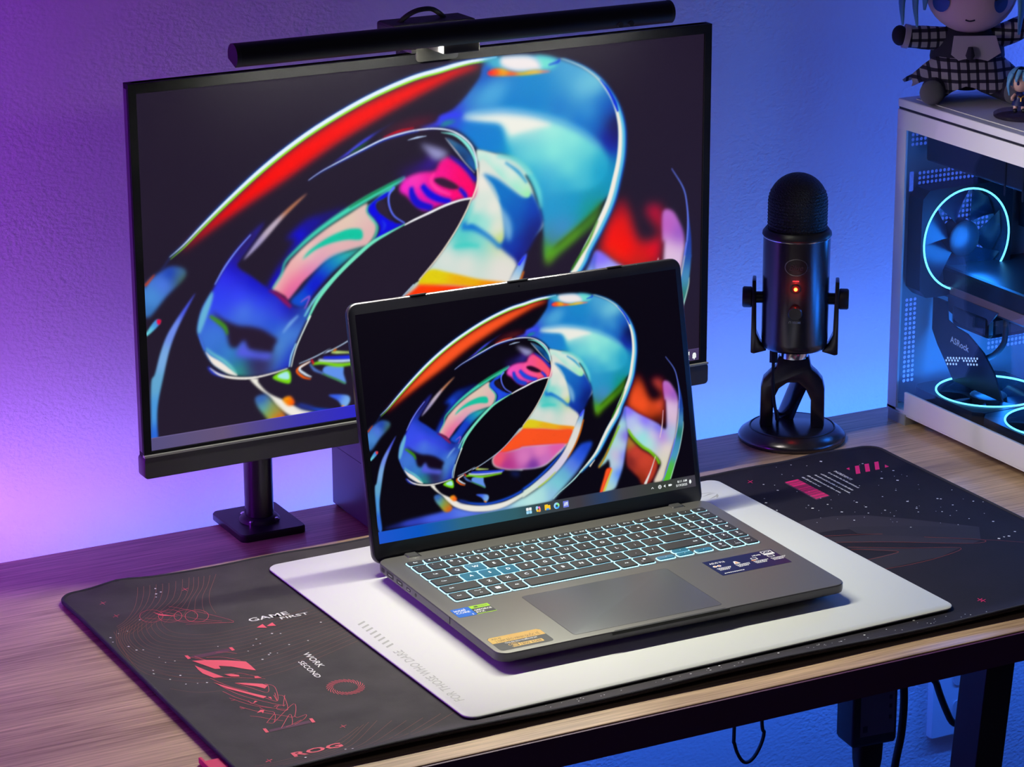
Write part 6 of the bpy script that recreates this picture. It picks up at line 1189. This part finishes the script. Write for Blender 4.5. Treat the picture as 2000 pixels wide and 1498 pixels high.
# ------------------------------------------------------------------ small figurine on a clear disc
fig = thing('figurine', 'tiny blue haired figurine on a clear round stand beside the doll', 'figurine', (.5834, -.1720, TOPZ), -.45)
g = G(); g.lathe([(.029, 0), (.030, .0010), (.030, .0036), (.0285, .0046), (0, .0046)], 40, (.004, 0, 0)); g.build('clear_stand', glass_mat('clear_acrylic', (.62, .56, .62), rough=.05), fig)
F_skin = mat('figure_skin', (.75, .48, .38), .5); F_hair = mat('figure_hair', (.10, .33, .58), .35); F_blue = mat('figure_blue', (.012, .02, .12), .45); F_dark = mat('figure_black', (.01, .01, .016), .4)
for s in (-1, 1):
    g = G(); g.tube([(s*.0042, 0, .0060), (s*.0038, 0, .0150)], [.0022, .0024], 10); g.build('leg', F_skin, fig)
    g = G(); g.ball((s*.0044, -.001, .0068), (.0026, .0034, .0026), 12, 8); g.build('shoe', F_dark, fig)
    g = G(); g.tube([(s*.0050, -.001, .0235), (s*.0085, -.003, .0205), (s*.0088, -.005, .0185)], [.0018, .0017, .0016], 8); g.build('arm', F_skin, fig)
g = G(); g.lathe([(.0082, .0125), (.0070, .0160), (.0046, .0195), (.0050, .0235), (.0030, .0260)], 20); g.build('dress', F_blue, fig)
g = G(); g.tube([(-.003, -.0050, .0225), (0, -.0056, .0205), (.003, -.0050, .0225)], .0008, 6); g.tube([(0, -.0056, .0210), (0, -.0060, .0170)], .0009, 6); g.build('trim', mat('figure_gold', (.5, .28, .06), .35, metal=.6), fig)
g = G(); g.ball((0, -.001, .0375), (.0112, .0105, .0115)); g.build('head', F_skin, fig)
g = G(); vs = []; N = 28
for k in range(8):
    ph = -.35 + (PI/2+.35)*k/7
    for i in range(N+1):
        a = -.75 + (PI+1.5)*i/N; vs.append((.0138*math.cos(ph)*math.cos(a), .0005+.0132*math.cos(ph)*math.sin(a), .0385+.0138*math.sin(ph)))
g.add(vs, [(k*(N+1)+i, k*(N+1)+i+1, (k+1)*(N+1)+i+1, (k+1)*(N+1)+i) for k in range(7) for i in range(N)]); g.build('hair_cap', F_hair, fig, smooth=60)
for pts, r in ((((-.010, -.006, .046), (-.0140, -.007, .036), (-.0125, -.007, .024)), .0034), (((.010, -.006, .046), (.0140, -.007, .036), (.0120, -.007, .024)), .0034), (((-.003, -.010, .0505), (-.0065, -.0125, .043), (-.0070, -.0118, .0385)), .0030), (((.002, -.010, .0505), (.001, -.0130, .044), (.0005, -.0120, .0395)), .0030), (((.006, -.0085, .049), (.0080, -.0110, .043), (.0082, -.0105, .0380)), .0028)):
    q = curve_pts(pts, 4); n_ = len(q); g = G(); g.tube(q, [r*(1-.7*(i/(n_-1))**2) for i in range(n_)], 8, flat=(1, .6)); g.build('hair_lock', F_hair, fig, smooth=60)
for s in (-1, 1):
    g = G(); g.ball((s*.0046, -.0105, .0368), (.0016, .0008, .0021), 10, 8); g.build('eye', F_blue, fig)

# ------------------------------------------------------------------ under the desk
ad = thing('power_adapter', 'black power adapter block with a pale label hanging under the desk', 'power adapter', (.365, -.250, -.2), -.10)
g = G(); g.slab(.052, .036, .003, [(.002, -.062), (0, -.058), (0, .070), (.002, .074)], n=4); g.build('housing', mat('adapter_black', (.010, .010, .013), .5), ad)
g = G(); g.box(-.0175, .0220, -.0187, -.0180, -.050, .066); g.build('rating_label', mat('label_grey', (.16, .15, .22), .5), ad, smooth=0)
g = G()
for x_, z_, r_ in ((.006, .020, .004), (.008, .034, .0035), (.017, .014, .0022), (.017, .003, .0022), (.017, -.010, .0016), (.017, -.020, .0016), (.017, -.032, .0016), (-.012, -.042, .0026)): g.box(x_-r_, x_+r_, -.0191, -.0186, z_-r_*1.3, z_+r_*1.3)
g.build('label_marks', mat('label_ink', (.02, .02, .08), .6), ad, smooth=0)
g = G(); g.slab(.030, .022, .006, [(.004, -.105), (.001, -.085), (0, -.0615)], c=(.002, 0), n=4); g.build('plug', M_rubber, ad)
g = G(); g.tube(curve_pts([(.002, 0, -.10), (.004, 0, -.16), (.002, .01, -.26), (-.02, .03, -.40), (-.06, .06, -.538)], 6), .0042, 10); g.build('cord', M_rubber, ad)
g = G(); g.tube(curve_pts([(0, 0, .070), (.002, .004, .11), (.0, .010, .168)], 5), .0035, 8); g.build('hanging_cord', M_rubber, ad)
def cable(pts, r, label): 
    g = G(); g.tube(curve_pts(pts, 8), r, 10); tag(g.build('power_cable', M_rubber), label, 'cable')
cable([(.300, -.10, -.026), (.2990, -.10, -.28), (.3000, -.10, -.315), (.3120, -.10, -.338), (.3260, -.10, -.334), (.3370, -.10, -.310), (.3330, -.10, -.275), (.3290, -.10, -.026)], .0020, 'thin black cable hanging in a loop under the desk')
cable([(.4080, -.245, -.030), (.4050, -.245, -.17), (.4140, -.245, -.215), (.4135, -.245, -.265), (.404, -.245, -.33), (.398, -.24, -.52), (.42, -.22, -.738)], .0042, 'thick black cable running down beside the power adapter')
cable([(.500, -.10, -.030), (.494, -.10, -.26), (.488, -.10, -.30), (.476, -.10, -.35), (.470, -.10, -.50), (.46, -.09, -.738)], .0033, 'black cable dropping straight down between adapter and desk leg')
cable([(.552, -.10, -.030), (.556, -.10, -.26), (.565, -.10, -.30), (.585, -.10, -.345), (.605, -.10, -.375), (.62, -.09, -.52), (.63, -.06, -.738)], .0040, 'curved black cable slanting towards the desk leg')
sk = thing('wall_socket', 'white socket plate on the wall behind the desk leg', 'socket', (.770, WALL_Y, -.4300))
g = G(); g.slab(.092, .12, .004, [(0, 0), (0, .006), (.0015, .009)], n=4); g.v = [(x, -z, y) for x, y, z in g.v]; g.f = [f[::-1] for f in g.f]; g.build('plate', mat('socket_white', (.75, .75, .76), .4), sk)
for z in (-.03, .022):
    g = G(); g.slab(.03, .032, .006, [(0, .009), (0, .0105)], c=(0, z), n=4); g.v = [(x, -zz, y) for x, y, zz in g.v]; g.f = [f[::-1] for f in g.f]; g.build('outlet', mat('outlet_grey', (.5, .5, .52), .5), sk)
